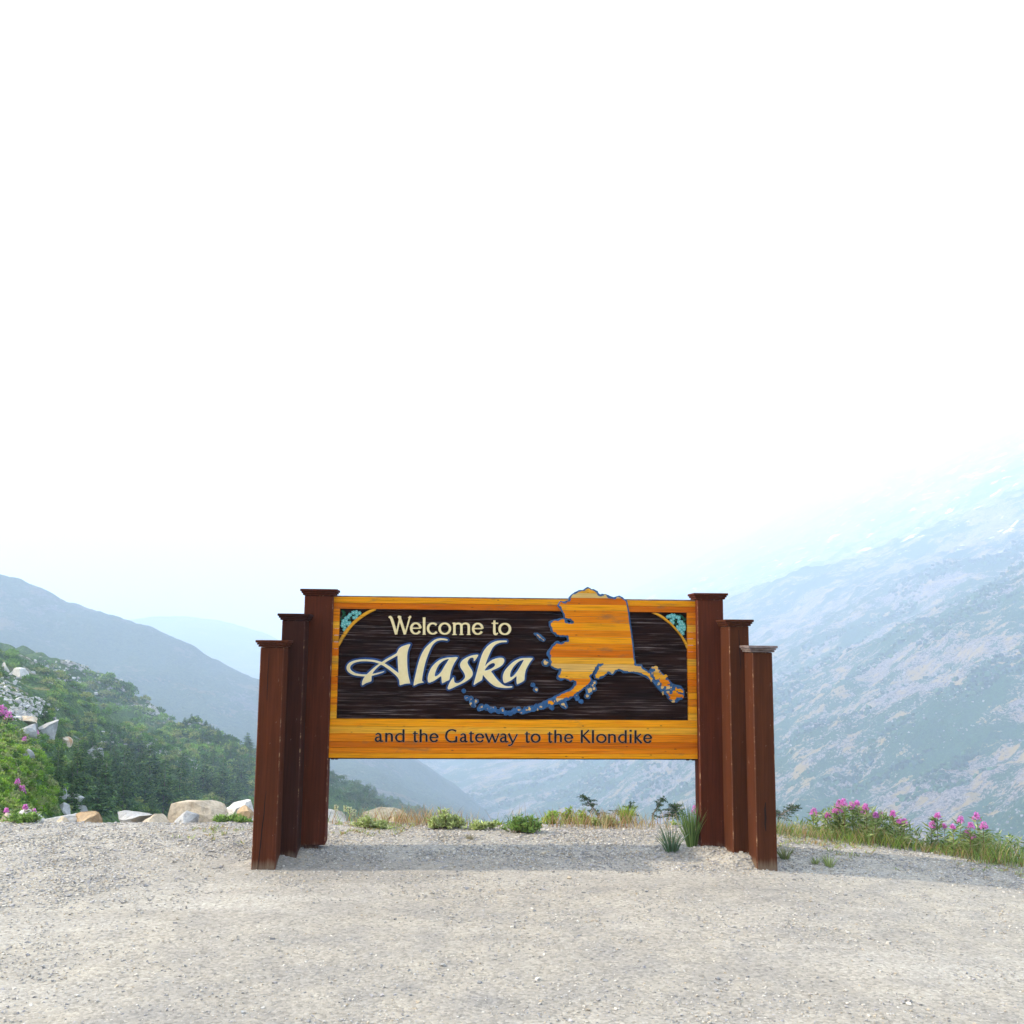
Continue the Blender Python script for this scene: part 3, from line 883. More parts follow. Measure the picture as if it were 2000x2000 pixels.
for g in pcs[1:]:
    if abs(area(g[0])) > 3: plate('map_island', g, -0.006, 0.036, [M['map_blue']], sign, 0.0015)
# wooden land on top, cut along the planks; islands and panhandle broken up by channels
land = W_.F + jag * 1.3 + 1.6 + pan * (20.0 * (speck + 0.10)) + chain * (11.0 * (speck + 0.10) + 1.6)
map_edges = [1140, 1159, 1168, 1181, 1192.6, 1204, 1217, 1231, 1244, 1257, 1270, 1284, 1297, 1311, 1325, 1338, 1351, 1364, 1378, 1392, 1412]
map_cols = [PAL, (0.58, 0.38, 0.12), RED, YEL, ORA, ORA, YEL, ORA, YEL, ORA, RED, PAL, (0.64, 0.36, 0.09), PAL, ORA, YEL, ORA, YEL, PAL, PAL]
crumbs = []
for k in range(20):
    a, b = map_edges[k] + 0.15, map_edges[k + 1] - 0.15
    yy = gym - 0.0120 * (gxm - 1130)
    band = np.maximum(land, np.maximum(a - yy, yy - b))
    for n_, g in enumerate(pieces(loops(band, W_.x0, W_.y0, W_.h, 0.0))):
        ar = abs(area(g[0]))
        if ar < 1.0: continue
        if ar < 60: crumbs += g; continue
        o = plate('map_plank', g, -0.020, 0.012, [M['cedar']], mapo, 0.0, minarea=0.8)
        c = map_cols[k]; o.color = (*c, 1)
o = plate('land_specks', crumbs, -0.0195, 0.020, [M['cedar']], mapo, 0.0, minarea=0.8)
o.color = (0.62, 0.40, 0.15, 1); o['kind'] = 'stuff'

# --- plain lettering, drawn as modulated strokes; x: 0..1 across the letter, y: baseline 0, x-height 1
def arc(cx, cy, rx, ry, a0, a1, n=16):
    return [(cx + rx * math.cos(math.radians(a)), cy + ry * math.sin(math.radians(a))) for a in np.linspace(a0, a1, n)]
AS = 1.42
def o_w(n, a0, a1, thick=1.0, thinw=0.62):
    return [thinw + (thick - thinw) * abs(math.cos(math.radians(a))) for a in np.linspace(a0, a1, n)]
GL = {
 'W': [([(0.03, AS), (0.13, AS - .12), (0.34, 0.0)], [.7, 1.05, 1.0]), ([(0.34, 0.0), (0.50, AS - .1), (0.52, AS)], [.62, .62, .8]), ([(0.44, AS), (0.50, AS - .1), (0.73, 0.0)], [.7, 1.05, 1.0]),
       ([(0.73, 0.0), (0.93, AS - .08), (0.96, AS)], [.62, .62, .9]), ([(0.0, AS - .02), (0.14, AS - .02)], [.3, .3]), ([(0.40, AS - .02), (0.55, AS - .02)], [.3, .3]), ([(0.86, AS - .02), (1.0, AS - .02)], [.3, .3])],
 'e': [(arc(.5, .5, .43, .5, 2, 330, 26), o_w(26, 2, 330)), ([(0.09, .52), (0.93, .52)], [.5, .5])],
 'l': [([(.5, 0), (.5, AS)], [1, 1]), ([(.0, .015), (.5, .02), (1., .015)], [.35, .3, .35]), ([(.05, AS - .06), (.5, AS - .03)], [.3, .4])],
 'L': [([(.5, 0), (.5, AS)], [1, 1])],
 'c': [(arc(.55, .5, .47, .5, 42, 322, 24), o_w(24, 42, 322))],
 'o': [(arc(.5, .5, .44, .5, 0, 360, 34), o_w(34, 0, 360))],
 'm': [([(.12, 0), (.12, 1.0)], [1, 1]), ([(.12, .72), (.2, .93), (.33, 1.0), (.45, .93), (.5, .75), (.5, 0)], [.55, .65, .7, .85, 1, 1]), ([(.5, .72), (.58, .93), (.72, 1.0), (.84, .93), (.9, .75), (.9, 0)], [.55, .65, .7, .85, 1, 1]),
       ([(0, .015), (.25, .015)], [.35, .35]), ([(.39, .015), (.62, .015)], [.35, .35]), ([(.79, .015), (1.01, .015)], [.35, .35]), ([(.0, .95), (.12, .98)], [.3, .4])],
 't': [([(.42, AS - .2), (.40, .25), (.5, .04), (.68, -.01), (.92, .10)], [.75, 1, .95, .8, .5]), ([(0, .97), (1, .97)], [.5, .5])],
 'a': [([(.12, .84), (.3, .99), (.55, .97), (.68, .78), (.70, .12), (.82, .02), (1.0, .06)], [.5, .6, .75, .95, 1, .75, .5]), (([(.68, .56), (.4, .55), (.14, .42), (.10, .2), (.25, .03), (.46, .05), (.68, .25)]), [.45, .55, .85, 1, .75, .6, .5])],
 'n': [([(.12, 0), (.12, 1.0)], [1, 1]), ([(.12, .7), (.28, .92), (.55, 1.0), (.78, .92), (.88, .72), (.88, 0)], [.5, .6, .65, .85, 1, 1])],
 'd': [([(.88, 0), (.88, AS)], [1, 1]), ([(.88, .85), (.6, .99), (.3, .92), (.10, .65), (.10, .35), (.28, .07), (.58, .01), (.88, .18)], [.5, .6, .75, 1, 1, .75, .6, .5])],
 'h': [([(.12, 0), (.12, AS)], [1, 1]), ([(.12, .7), (.28, .92), (.55, 1.0), (.78, .92), (.88, .72), (.88, 0)], [.5, .6, .65, .85, 1, 1])],
 'G': [(arc(.54, .70, .50, .72, 48, 318, 28), o_w(28, 48, 318)), ([(.90, .03), (.90, .66)], [1, 1]), ([(.90, .14), (.76, .01)], [.5, .5])],
 'w': [([(.02, 1), (.27, 0)], [1, .95]), ([(.27, 0), (.5, .95)], [.6, .6]), ([(.48, .95), (.72, 0)], [1, .95]), ([(.72, 0), (.97, 1)], [.6, .65])],
 'y': [([(.05, 1), (.48, .02)], [1, .95]), ([(.97, 1), (.55, .05), (.38, -.30), (.2, -.42), (.02, -.40)], [.65, .65, .7, .65, .6])],
 'K': [([(.12, 0), (.12, AS)], [1, 1]), ([(.16, .70), (.85, AS)], [.6, .65]), ([(.28, .78), (.95, 0)], [.9, 1])],
 'i': [([(.5, 0), (.5, 1)], [1, 1]), ([(.5, 1.28), (.5, 1.46)], [1.15, 1.15])],
 'k': [([(.12, 0), (.12, AS)], [1, 1]), ([(.16, .48), (.82, 1.0)], [.6, .65]), ([(.30, .55), (.95, 0)], [.9, 1])],
}
def write(ch, x0, x1, yb, xh, stem, S):
    for pts, ws in GL[ch]:
        ins = 0.31 * stem if len(pts) > 3 else 0.0          # round strokes keep inside the line
        pts = [(x0 + stem * 0.3 + p[0] * (x1 - x0 - stem * .6), yb - ins - p[1] * (xh - (2 * ins if p[1] <= 1.05 else ins))) for p in pts]
        if len(pts) > 2 and len(pts) < 14:
            q = catmull(pts, 5); w = np.interp(np.linspace(0, 1, len(q)), np.linspace(0, 1, len(ws)), ws)
        else:
            q = np.array(pts); w = np.array(ws)
        S.stroke(q, np.asarray(w) * stem, pad=4.0)
wel = [('W', 120, 445), ('e', 415, 580), ('l', 580, 640), ('c', 640, 800), ('o', 798, 978), ('m', 978, 1246), ('e', 1250, 1416), ('t', 1512, 1618), ('o', 1607, 1788)]
for ch, a, b in wel:
    xa, xb = 740 + a / 6.9, 740 + b / 6.9
    yb = 1190 + (338 + (a - 120) * 0.006) / 6.9
    S = Sdf(xa - 4, yb - 45, xb + 4, yb + 14, 0.3)
    write(ch, xa, xb, yb, 23.6, 4.9, S)
    plate('letter', loops(S.F, S.x0, S.y0, S.h, 0.0), -0.004, 0.030, [M['cream']], sign, 0.0015, tol=0.08)
low = ([(c, 720 + a / 6.44, 720 + b / 6.44) for c, a, b in
        [('a', 72, 188), ('n', 203, 312), ('d', 328, 460), ('t', 550, 625), ('h', 636, 747), ('e', 762, 883), ('G', 960, 1125), ('a', 1143, 1250), ('t', 1255, 1330), ('e', 1336, 1458), ('w', 1460, 1650), ('a', 1645, 1760), ('y', 1748, 1880)]] +
       [(c, 1000 + a / 6.44, 1000 + b / 6.44) for c, a, b in
        [('t', 155, 230), ('o', 232, 362), ('t', 440, 514), ('h', 526, 633), ('e', 652, 774), ('K', 856, 992), ('L', 1002, 1034), ('o', 1054, 1192), ('n', 1202, 1312), ('d', 1330, 1449), ('i', 1476, 1506), ('k', 1534, 1642), ('e', 1648, 1764)]])
for ch, xa, xb in low:
    yb = 1449.2 + (xa - 730) * 0.0042
    S = Sdf(xa - 4, yb - 32, xb + 4, yb + 14, 0.3)
    write(ch, xa, xb, yb, 17.6, 3.7, S)
    o = plate('carved_letter', loops(S.F, S.x0, S.y0, S.h, 0.55), -0.0022, 0.006, [M['ink_rim']], sign, 0.0, tol=0.08)
    plate('letter_face', loops(S.F, S.x0, S.y0, S.h, -0.1), -0.0040, 0.006, [M['ink']], o, 0.0, tol=0.08)

# --- stepped posts with moulded caps
def sign_post(fl_px, fr_px, ymid, Y, depth, rot, py_top, z_bot, tint, cap_over=0.028, cap_mat=None, stub=None, label=None, cracks=()):
    a = to_local(at(fl_px, ymid, Y)); b = to_local(at(fr_px, ymid, Y))
    w = b[0] - a[0]
    top = at((fl_px + fr_px) / 2, py_top, Y)[2]
    me = box_mesh('post', -w / 2, w / 2, 0, depth, z_bot, top - 0.001, [M['post'], M['edge']], 0.0045, 1, True)
    o = link('post', me, sign)
    o.location = ((a[0] + b[0]) / 2, (a[1] + b[1]) / 2, 0); o.rotation_euler = (0, 0, rot)
    o.color = (*tint, 1)
    if label: o['label'] = label
    cm = [cap_mat or M['post']]
    h0 = top
    for n, (ov, hh) in enumerate(((cap_over * 0.42, 0.013), (cap_over * 0.72, 0.012), (cap_over, 0.016))):
        c = link(('cap_moulding', 'cap_moulding', 'cap_board')[n],
                 box_mesh('cap', -w / 2 - ov, w / 2 + ov, -ov, depth + ov, h0, h0 + hh - 0.0005, cm, 0.0025), o)
        c.color = (tint[0] * .9, tint[1] * .9, tint[2] * 1.0, 1)
        h0 += hh
    if stub:
        s = link('stub', box_mesh('stub', -w / 2 + stub[0], w / 2 - stub[1], 0.02, depth - 0.02, -0.25, z_bot + 0.002, [M['post']], 0.003), o)
        s.color = (*[t * 0.8 for t in tint], 1)
    for pts, ww in cracks:                       # splits in the timber
        pts = np.array(pts, float); v = []; f = []
        for k, (x, z) in enumerate(pts):
            hw = ww * (0.15 + 0.85 * math.sin(math.pi * (k + 0.5) / len(pts))) / 2
            v += [(x - hw, -0.0012, z), (x + hw, -0.0012, z), (x, 0.02, z)]
        for k in range(len(pts) - 1):
            i0 = 3 * k; f += [(i0, i0 + 1, i0 + 4, i0 + 3), (i0 + 1, i0 + 2, i0 + 5, i0 + 4), (i0 + 2, i0, i0 + 3, i0 + 5)]
        link('split', np_mesh('split', v, f, [M['crack']]), o)
    return o
BR = (0.085, 0.026, 0.014)
# left: inner, middle, outer
lp1 = sign_post(590.3, 646.5, 1300, 6.43, 0.15, 0.03, 1162.5, 0.112, (0.084, 0.019, 0.007), stub=(0.02, 0.05), label='tallest brown post at the left end of the panel')
lp2 = sign_post(548.0, 592.5, 1300, 6.18, 0.245, 0.045, 1211.0, -0.25, (0.045, 0.013, 0.007), label='middle brown post of the left group')
lp3 = sign_post(503.5, 549.0, 1400, 5.95, 0.225, 0.045, 1263.5, -0.25, (0.090, 0.023, 0.008), label='shortest brown post of the left group',
                cracks=[([(0.000, 0.52), (-0.006, 0.46), (-0.008, 0.38), (-0.016, 0.30), (-0.021, 0.20), (-0.029, 0.11), (-0.033, 0.02)], 0.006), ([(-0.018, 1.33), (-0.020, 1.2), (-0.019, 1.05)], 0.004)])
# right
rp1 = sign_post(1363.5, 1415.0, 1300, 6.56, 0.15, -0.03, 1170.5, 0.086, (0.090, 0.020, 0.007), stub=(0.02, 0.10), label='tallest brown post at the right end of the panel')
rp2 = sign_post(1425.0, 1464.0, 1300, 6.30, 0.255, -0.055, 1222.5, -0.25, (0.074, 0.021, 0.007), label='middle brown post of the right group',
                cracks=[([(-0.002, 1.50), (0.001, 1.42), (0.004, 1.34), (0.008, 1.25)], 0.005)])
rp3 = sign_post(1472.0, 1511.5, 1400, 6.09, 0.205, -0.055, 1274.0, -0.25, (0.070, 0.020, 0.007), cap_mat=M['grey_cap'], label='shortest brown post of the right group, with a grey cap',
                cracks=[([(-0.002, 0.46), (-0.006, 0.42), (-0.004, 0.37), (-0.007, 0.33), (-0.004, 0.29)], 0.013)])
# dark plate and its bolt on the outer side of the last post
w3 = 0.5 * (to_local(at(1511.5, 1400, 6.09))[0] - to_local(at(1472.0, 1400, 6.09))[0])
zA, zB = at(1514, 1318, 6.15)[2], at(1514, 1455, 6.15)[2]
pl = link('side_plate', box_mesh('side_plate', w3, w3 + 0.007, 0.03, 0.17, zB, zA, [M['iron']], 0.002), rp3)
for zz in (zA - 0.075, zB + 0.03):
    link('bolt', box_mesh('bolt', w3 + 0.007, w3 + 0.013, 0.06, 0.075, zz - .008, zz + .008, [M['grey_cap']], 0.003), rp3)
# bolts under the panel ends
for x in (-1.19, -1.165, 1.15, 1.19):
    link('bolt', box_mesh('bolt', x - .012, x + .012, 0.01, 0.035, PZ0 - 0.012, PZ0 - 0.0005, [M['iron']], 0.004), sign)
# thin dark strip along the lower edge and thin grey strip on the upper edge
link('lower_strip', box_mesh('lower_strip', -PW / 2, PW / 2, 0.004, T_PAN, PZ0 - 0.006, PZ0 - 0.0004, [M['crack']], 0.0), sign)
tc = link('top_strip', box_mesh('top_strip', -PW / 2, PW / 2, 0.002, T_PAN, PZ0 + PH + 0.0004, PZ0 + PH + 0.009, [M['grey_cap']], 0.002), sign)

# ------------------------------------------------------------------ loose gravel
rng = np.random.default_rng(12)
def stones(P, r, colors, flat=0.62):
    """many small angular stones (12 triangles each) as one mesh"""
    n = len(P)
    c = np.array([[x, y, z] for x in (-1, 1) for y in (-1, 1) for z in (-1, 1)], float) * 0.62
    q = np.array([(0, 1, 3), (0, 3, 2), (4, 6, 7), (4, 7, 5), (0, 4, 5), (0, 5, 1), (2, 3, 7), (2, 7, 6), (0, 2, 6), (0, 6, 4), (1, 5, 7), (1, 7, 3)])
    v = c[None] + rng.uniform(-0.34, 0.34, (n, 8, 3))
    v *= rng.uniform(0.7, 1.3, (n, 1, 3)) * r[:, None, None]
    a = rng.uniform(0, 2 * np.pi, n); b = rng.uniform(-0.5, 0.5, n)
    x, y, z = v[..., 0], v[..., 1], v[..., 2] * flat
    y, z = y * np.cos(b)[:, None] - z * np.sin(b)[:, None], y * np.sin(b)[:, None] + z * np.cos(b)[:, None]
    x, y = x * np.cos(a)[:, None] - y * np.sin(a)[:, None], x * np.sin(a)[:, None] + y * np.cos(a)[:, None]
    v = np.stack([x, y, z], -1) + P[:, None]
    F = (q[None] + (np.arange(n) * 8)[:, None, None]).reshape(-1, 3)
    return v.reshape(-1, 3), F, np.repeat(colors, 8, 0)

def stone_material():
    t = NT('gravel_stone')
    n = t.noise(t.coord('Object'), 160.0, 3.0, 0.6)
    col = t.mix(0.6, t.attr(), t.ramp(n, [(0.3, 0.7), (0.7, 1.25)]), 'MULTIPLY')
    return t.done(col, 0.9, 0.2)
M['stone'] = stone_material()
PALG = np.array([(0.40, 0.385, 0.36), (0.30, 0.29, 0.285), (0.50, 0.47, 0.42), (0.27, 0.27, 0.275), (0.56, 0.53, 0.48), (0.42, 0.36, 0.28), (0.34, 0.33, 0.34)]) * np.array([0.95, 0.92, 0.86])
N = 150000
gx_ = rng.uniform(-5.0, 5.0, N); gy_ = rng.uniform(3.2, 8.1, N)
coarse = np.maximum(sstep(5.75, 6.35, gy_ + 0.35 * fbm(gx_ * 1.1, gy_ * 1.1, 3, 101)), sstep(-1.3, -2.6, gx_) * sstep(4.6, 5.6, gy_ + 0.3 * fbm(gx_ * 1.3, gy_ * 1.3, 3, 102)))
patch = np.clip(0.42 + 0.9 * fbm(gx_ * 0.9, gy_ * 1.6, 4, 103), 0.05, 1)
e_ = lot_edge(gx_)
prob = np.where(gy_ > e_ + 0.35, 0, np.maximum(coarse, patch * 0.55))
prob *= np.where(np.abs(gx_) > gy_ * 0.62, 0.25, 1.0)
k = rng.uniform(0, 1, N) < prob
gx_, gy_, coarse = gx_[k], gy_[k], coarse[k]
rr = np.where(rng.uniform(0, 1, len(gx_)) < coarse, np.exp(rng.normal(math.log(0.0058), 0.30, len(gx_))), np.exp(rng.normal(math.log(0.0040), 0.33, len(gx_))))
rr = np.clip(rr, 0.002, 0.014)
big_ = rng.uniform(0, 1, len(gx_)) < 0.0010
rr[big_] = rng.uniform(0.009, 0.013, big_.sum())
P_ = np.stack([gx_, gy_, lot_z(gx_, gy_) + rr * 0.18], -1)
ci = rng.choice(7, len(gx_), p=[.27, .2, .16, .09, .06, .10, .12])
cc_ = PALG[ci] * rng.uniform(0.85, 1.15, (len(gx_), 1))
V, Ft, Cc = stones(P_, rr, cc_)
tag(link('loose_gravel', np_mesh('loose_gravel', V, Ft, [M['stone']], False, Cc)), 'loose grey and tan gravel strewn over the pullout', 'gravel', kind='stuff')

# ------------------------------------------------------------------ plants: builders
def unit(v):
    return v / (np.linalg.norm(v, axis=-1, keepdims=True) + 1e-9)

def leaf_quads(P, D, L, W, up=None, droop=0.15):
    """pointed leaves: base P, direction D"""
    n = len(P)
    L = np.broadcast_to(np.asarray(L, float), (n,))[:, None]; W = np.broadcast_to(np.asarray(W, float), (n,))[:, None]
    D = unit(D)
    ref = rng.normal(0, 1, (n, 3)) if up is None else np.broadcast_to(up, (n, 3)) + rng.normal(0, .25, (n, 3))
    S = unit(np.cross(D, ref)); U = np.cross(S, D)
    a = P; b = P + D * L * 0.45 + S * W * 0.5 + U * W * 0.12; c = P + D * L - U * L * droop; d = P + D * L * 0.45 - S * W * 0.5 + U * W * 0.12
    V = np.stack([a, b, c, d], 1).reshape(-1, 3)
    F = np.arange(n * 4).reshape(-1, 4)
    return V, F

def blades(P, H, W, lean, bend):
    """grass blades, 3 segments"""
    n = len(P)
    a = rng.uniform(0, 2 * np.pi, n)
    side = np.stack([np.cos(a), np.sin(a), 0 * a], -1)
    rows = []
    for t, w in ((0, 1.0), (0.4, 0.85), (0.75, 0.5), (1.0, 0.04)):
        c = P + np.stack([lean[:, 0] * t + bend[:, 0] * t * t, lean[:, 1] * t + bend[:, 1] * t * t, H * (t - 0.12 * t * t)], -1)
        rows += [c - side * (W * w / 2)[:, None], c + side * (W * w / 2)[:, None]]
    V = np.stack(rows, 1).reshape(-1, 3)
    f = np.array([(0, 1, 3, 2), (2, 3, 5, 4), (4, 5, 7, 6)])
    F = (f[None] + (np.arange(n) * 8)[:, None, None]).reshape(-1, 4)
    return V, F

def tube(pts, r, sides=5):
    p = np.asarray(pts, float); r = np.broadcast_to(np.asarray(r, float), (len(p),))
    tg = unit(np.gradient(p, axis=0)); s = unit(np.cross(tg, np.array([0.31, 0.9, 0.2]))); u = np.cross(s, tg)
    a = np.linspace(0, 2 * np.pi, sides, endpoint=False)
    V = (p[:, None] + r[:, None, None] * (np.cos(a)[None, :, None] * s[:, None] + np.sin(a)[None, :, None] * u[:, None])).reshape(-1, 3)
    F = []
    for k in range(len(p) - 1):
        for j in range(sides):
            j2 = (j + 1) % sides
            F.append((k * sides + j, k * sides + j2, (k + 1) * sides + j2, (k + 1) * sides + j))
    return V, np.array(F)

def merge(parts):
    Vs, Fs, n = [], [], 0
    for V, F in parts:
        Vs.append(V); Fs.append(F + n); n += len(V)
    return np.concatenate(Vs), np.concatenate(Fs)

def vary(n, c, s=0.2, k=4):
    """per leaf colours repeated over its k vertices"""
    c = np.array(c, float)
    if c.ndim == 2: c = c[rng.integers(0, len(c), n)]
    m = np.clip(c * rng.normal(1, s, (n, 1)), 0.004, 0.9)
    return np.repeat(m, k, 0)

M['leaf'] = leaf_material('leaf', None, None, attr=True, trans=0.42)
M['needle'] = leaf_material('needle', None, None, attr=True, trans=0.2)
M['petal'] = leaf_material('petal', None, None, attr=True, trans=0.4)
M['bark'] = paint_material('grey_bark', (0.10, 0.085, 0.07), (0.22, 0.19, 0.16), 14.0, 0.9, (1, 1, .3))
M['stem'] = paint_material('green_red_stem', (0.10, 0.10, 0.04), (0.17, 0.09, 0.06), 20.0, 0.7)
GREEN = [(0.13, 0.22, 0.045), (0.18, 0.27, 0.06), (0.10, 0.17, 0.04), (0.22, 0.30, 0.09)]
GREY_GREEN = [(0.29, 0.34, 0.11), (0.35, 0.40, 0.16), (0.21, 0.26, 0.08), (0.40, 0.43, 0.22)]
LIME = [(0.23, 0.33, 0.04), (0.30, 0.38, 0.06), (0.16, 0.25, 0.04)]
DRY = [(0.42, 0.31, 0.14), (0.36, 0.24, 0.10), (0.48, 0.38, 0.20), (0.30, 0.15, 0.07)]
PINK = [(0.72, 0.25, 0.60), (0.78, 0.32, 0.68), (0.62, 0.17, 0.50), (0.66, 0.22, 0.46)]

def ground_z(x, y):
    return float(np.maximum(lot_z(x, y), hill_z(x, max(y, 8.3)) if y > 8.3 else -99))

def leafy_plant(px, py, wpx, hpx, label, tint=GREY_GREEN, Y=None):
    p = on_ground(px, py)
    if Y: p = at(px, py, Y)
    s = p[1] / FPX; R = wpx * s / 2 * 1.1; H = hpx * s * 0.85
    root = empty('leafy_plant', (p[0], p[1], ground_z(p[0], p[1])))
    tag(root, label, 'plant', 'low leafy plants at the gravel edge')
    n = int(30 + 480 * R)
    stems, P, D = [], [], []
    cl = [(rng.uniform(-.75, .75) * R, rng.uniform(-.3, .3) * R, rng.uniform(.45, 1.0), rng.uniform(.3, .55) * R) for _ in range(5)]
    for _ in range(n):
        cx, cy_, ch, cr = cl[rng.integers(0, 5)]
        a = rng.uniform(0, 6.283); r = abs(rng.normal(0, .62)) * cr
        top = np.array([cx + r * math.cos(a), cy_ + r * math.sin(a) * 0.7, H * ch * rng.uniform(0.35, 1.05) * math.exp(-0.5 * (r / cr) ** 2)])
        b = np.array([cx + (top[0] - cx) * .4, cy_ + (top[1] - cy_) * .4, 0.0])
        pts = [b, (b + top) / 2 + rng.normal(0, .006, 3), top]
        stems.append(tube(pts, [0.0022, 0.0018, 0.0012], 3))
        m = rng.integers(9, 15)
        t = rng.uniform(0.25, 1.0, m)[:, None]
        P.append(b + (top - b) * t); d = rng.normal(0, 1, (m, 3)); d[:, 2] = np.abs(d[:, 2]) * 0.6 + 0.15; D.append(d)
    P = np.concatenate(P); D = np.concatenate(D)
    V, F = leaf_quads(P, D, rng.uniform(0.022, 0.045, len(P)), rng.uniform(0.008, 0.014, len(P)))
    link('foliage', np_mesh('foliage', V, F, [M['leaf']], False, vary(len(P), np.array(tint) * 1.35)), root)
    V, F = merge(stems); link('stems', np_mesh('stems', V, F, [M['stem']]), root)
    return root

def grass_tuft(px, py, wpx, hpx, n, label, tint, stiff=0.4, zoff=0.0):
    p = on_ground(px, py); s = p[1] / FPX; R = wpx * s / 2; H = hpx * s
    root = empty('grass_tuft', (p[0], p[1], ground_z(p[0], p[1])))
    tag(root, label, 'grass', 'grass tufts in the gravel')
    a = rng.uniform(0, 6.283, n); r = np.sqrt(rng.uniform(0, 1, n))
    B = np.stack([np.cos(a) * r * R * 0.3, np.sin(a) * r * R * 0.3, 0 * a - 0.01], -1)
    ln = np.stack([np.cos(a), np.sin(a)], -1) * (r * R * stiff)[:, None]
    bd = np.stack([np.cos(a), np.sin(a)], -1) * (r * R * (1 - stiff))[:, None]
    V, F = blades(B, H * rng.uniform(0.55, 1.0, n), rng.uniform(0.004, 0.009, n), ln, bd)
    link('blades', np_mesh('blades', V, F, [M['leaf']], False, vary(n, tint, 0.2, 8)), root)
    return root

def fireweed(px, py, Y, headpx, label, group, zbase=None):
    """stem, narrow leaves and a spike of pink flowers; the top of the spike is at the pixel"""
    top = at(px, py, Y)
    zb = ground_z(top[0], Y) if zbase is None else zbase
    H = max(0.16, top[2] - zb)
    root = empty('fireweed', (top[0], Y, top[2] - H)); tag(root, label, 'flower', group)
    lx, ly = rng.uniform(-.06, .06) * H, rng.uniform(-.06, .06) * H
    sp = [np.array([lx * (t ** 2 - 1), ly * (t ** 2 - 1), H * t]) for t in np.linspace(0, 1, 6)]
    V, F = tube(sp, np.linspace(0.0035, 0.0012, 6) * max(1, Y / 9), 4); link('stem', np_mesh('stem', V, F, [M['stem']]), root)
    hh = headpx * Y / FPX
    n = int(30 + 50 * H)
    t = rng.uniform(0.12, max(0.2, 1 - hh / H), n); a = rng.uniform(0, 6.283, n)
    P = np.stack([lx * (t ** 2 - 1), ly * (t ** 2 - 1), H * t], -1)
    D = np.stack([np.cos(a), np.sin(a), rng.uniform(.1, .7, n)], -1)
    V, F = leaf_quads(P, D, rng.uniform(0.05, 0.085, n) * max(1, Y / 11), rng.uniform(0.009, 0.014, n) * max(1, Y / 9))
    link('leaves', np_mesh('leaves', V, F, [M['leaf']], False, vary(n, GREEN + GREY_GREEN)), root)
    m = int(46)
    t = rng.uniform(0, 1, m); a = rng.uniform(0, 6.283, m); wd = hh * 0.5 * (1 - 0.75 * t)
    P = np.stack([np.cos(a) * wd, np.sin(a) * wd, H - hh + hh * t], -1)
    D = np.stack([np.cos(a), np.sin(a), rng.uniform(-.3, .5, m)], -1)
    Pp = np.repeat(P, 3, 0); Dp = np.repeat(D, 3, 0) * 0.6 + rng.normal(0, .7, (m * 3, 3))
    s = max(0.013, hh * 0.24)
    V, F = leaf_quads(Pp, Dp, s * rng.uniform(.7, 1.2, m * 3), s * 0.8)
    link('flowers', np_mesh('flowers', V, F, [M['petal']], False, vary(m * 3, PINK, 0.15)), root)
    return root

def hemlock(px_tip, py_tip, px_b, py_b, Y, label, spread=0.10, bush=False, n_br=16):
    """young hemlock with a nodding leader"""
    tip = at(px_tip, py_tip, Y); b = at(px_b, py_b, Y)
    root = empty('young_hemlock', (b[0], Y, b[2])); tag(root, label, 'conifer', 'young hemlocks behind the gravel edge')
    t_ = tip - b; H = np.linalg.norm(t_)
    ctrl = [np.zeros(3), t_ * 0.4 + np.array([0.05 * t_[0], 0, H * .10]), t_ * 0.8 + np.array([0, 0, H * .06]), t_]
    def bez(t): return sum(c * w for c, w in zip(ctrl, ((1 - t) ** 3, 3 * t * (1 - t) ** 2, 3 * t * t * (1 - t), t ** 3)))
    sp = [bez(t) for t in np.linspace(0, 1, 8)]
    if not bush: sp[0] = sp[0] - np.array([0, 0, 0.25])
    parts = [tube(sp, np.linspace(0.006, 0.0018, 8), 4)]
    P, D = [], []
    for k in range(n_br):
        t = rng.uniform(0.05, 0.95); o = bez(t); a = rng.uniform(0, 6.283)
        L = spread * (1.15 - t) * rng.uniform(.6, 1.2)
        e = o + np.array([math.cos(a) * L, math.sin(a) * L * .7, L * rng.uniform(-.15, .35)])
        parts.append(tube([o, (o + e) / 2 + np.array([0, 0, .12 * L]), e], [0.0025, 0.002, 0.001], 3))
        m = int(10 + 170 * L); s = rng.uniform(0.1, 1, m)[:, None]
        P.append(o + (e - o) * s); d = unit(e - o)[None] * 0.5 + rng.normal(0, .6, (m, 3)) * np.array([1, 1, .5]); D.append(d)
    m = 60; s = rng.uniform(0.1, 1, m); P.append(np.array([bez(q) for q in s])); D.append(rng.normal(0, 1, (m, 3)))
    P = np.concatenate(P); D = np.concatenate(D)
    V, F = leaf_quads(P, D, rng.uniform(0.014, 0.028, len(P)), 0.0055)
    link('needles', np_mesh('needles', V, F, [M['needle']], False, vary(len(P), [(0.035, 0.085, 0.035), (0.06, 0.12, 0.045), (0.025, 0.06, 0.03)])), root)
    V, F = merge(parts); link('stem', np_mesh('stem', V, F, [M['bark']]), root)
    return root

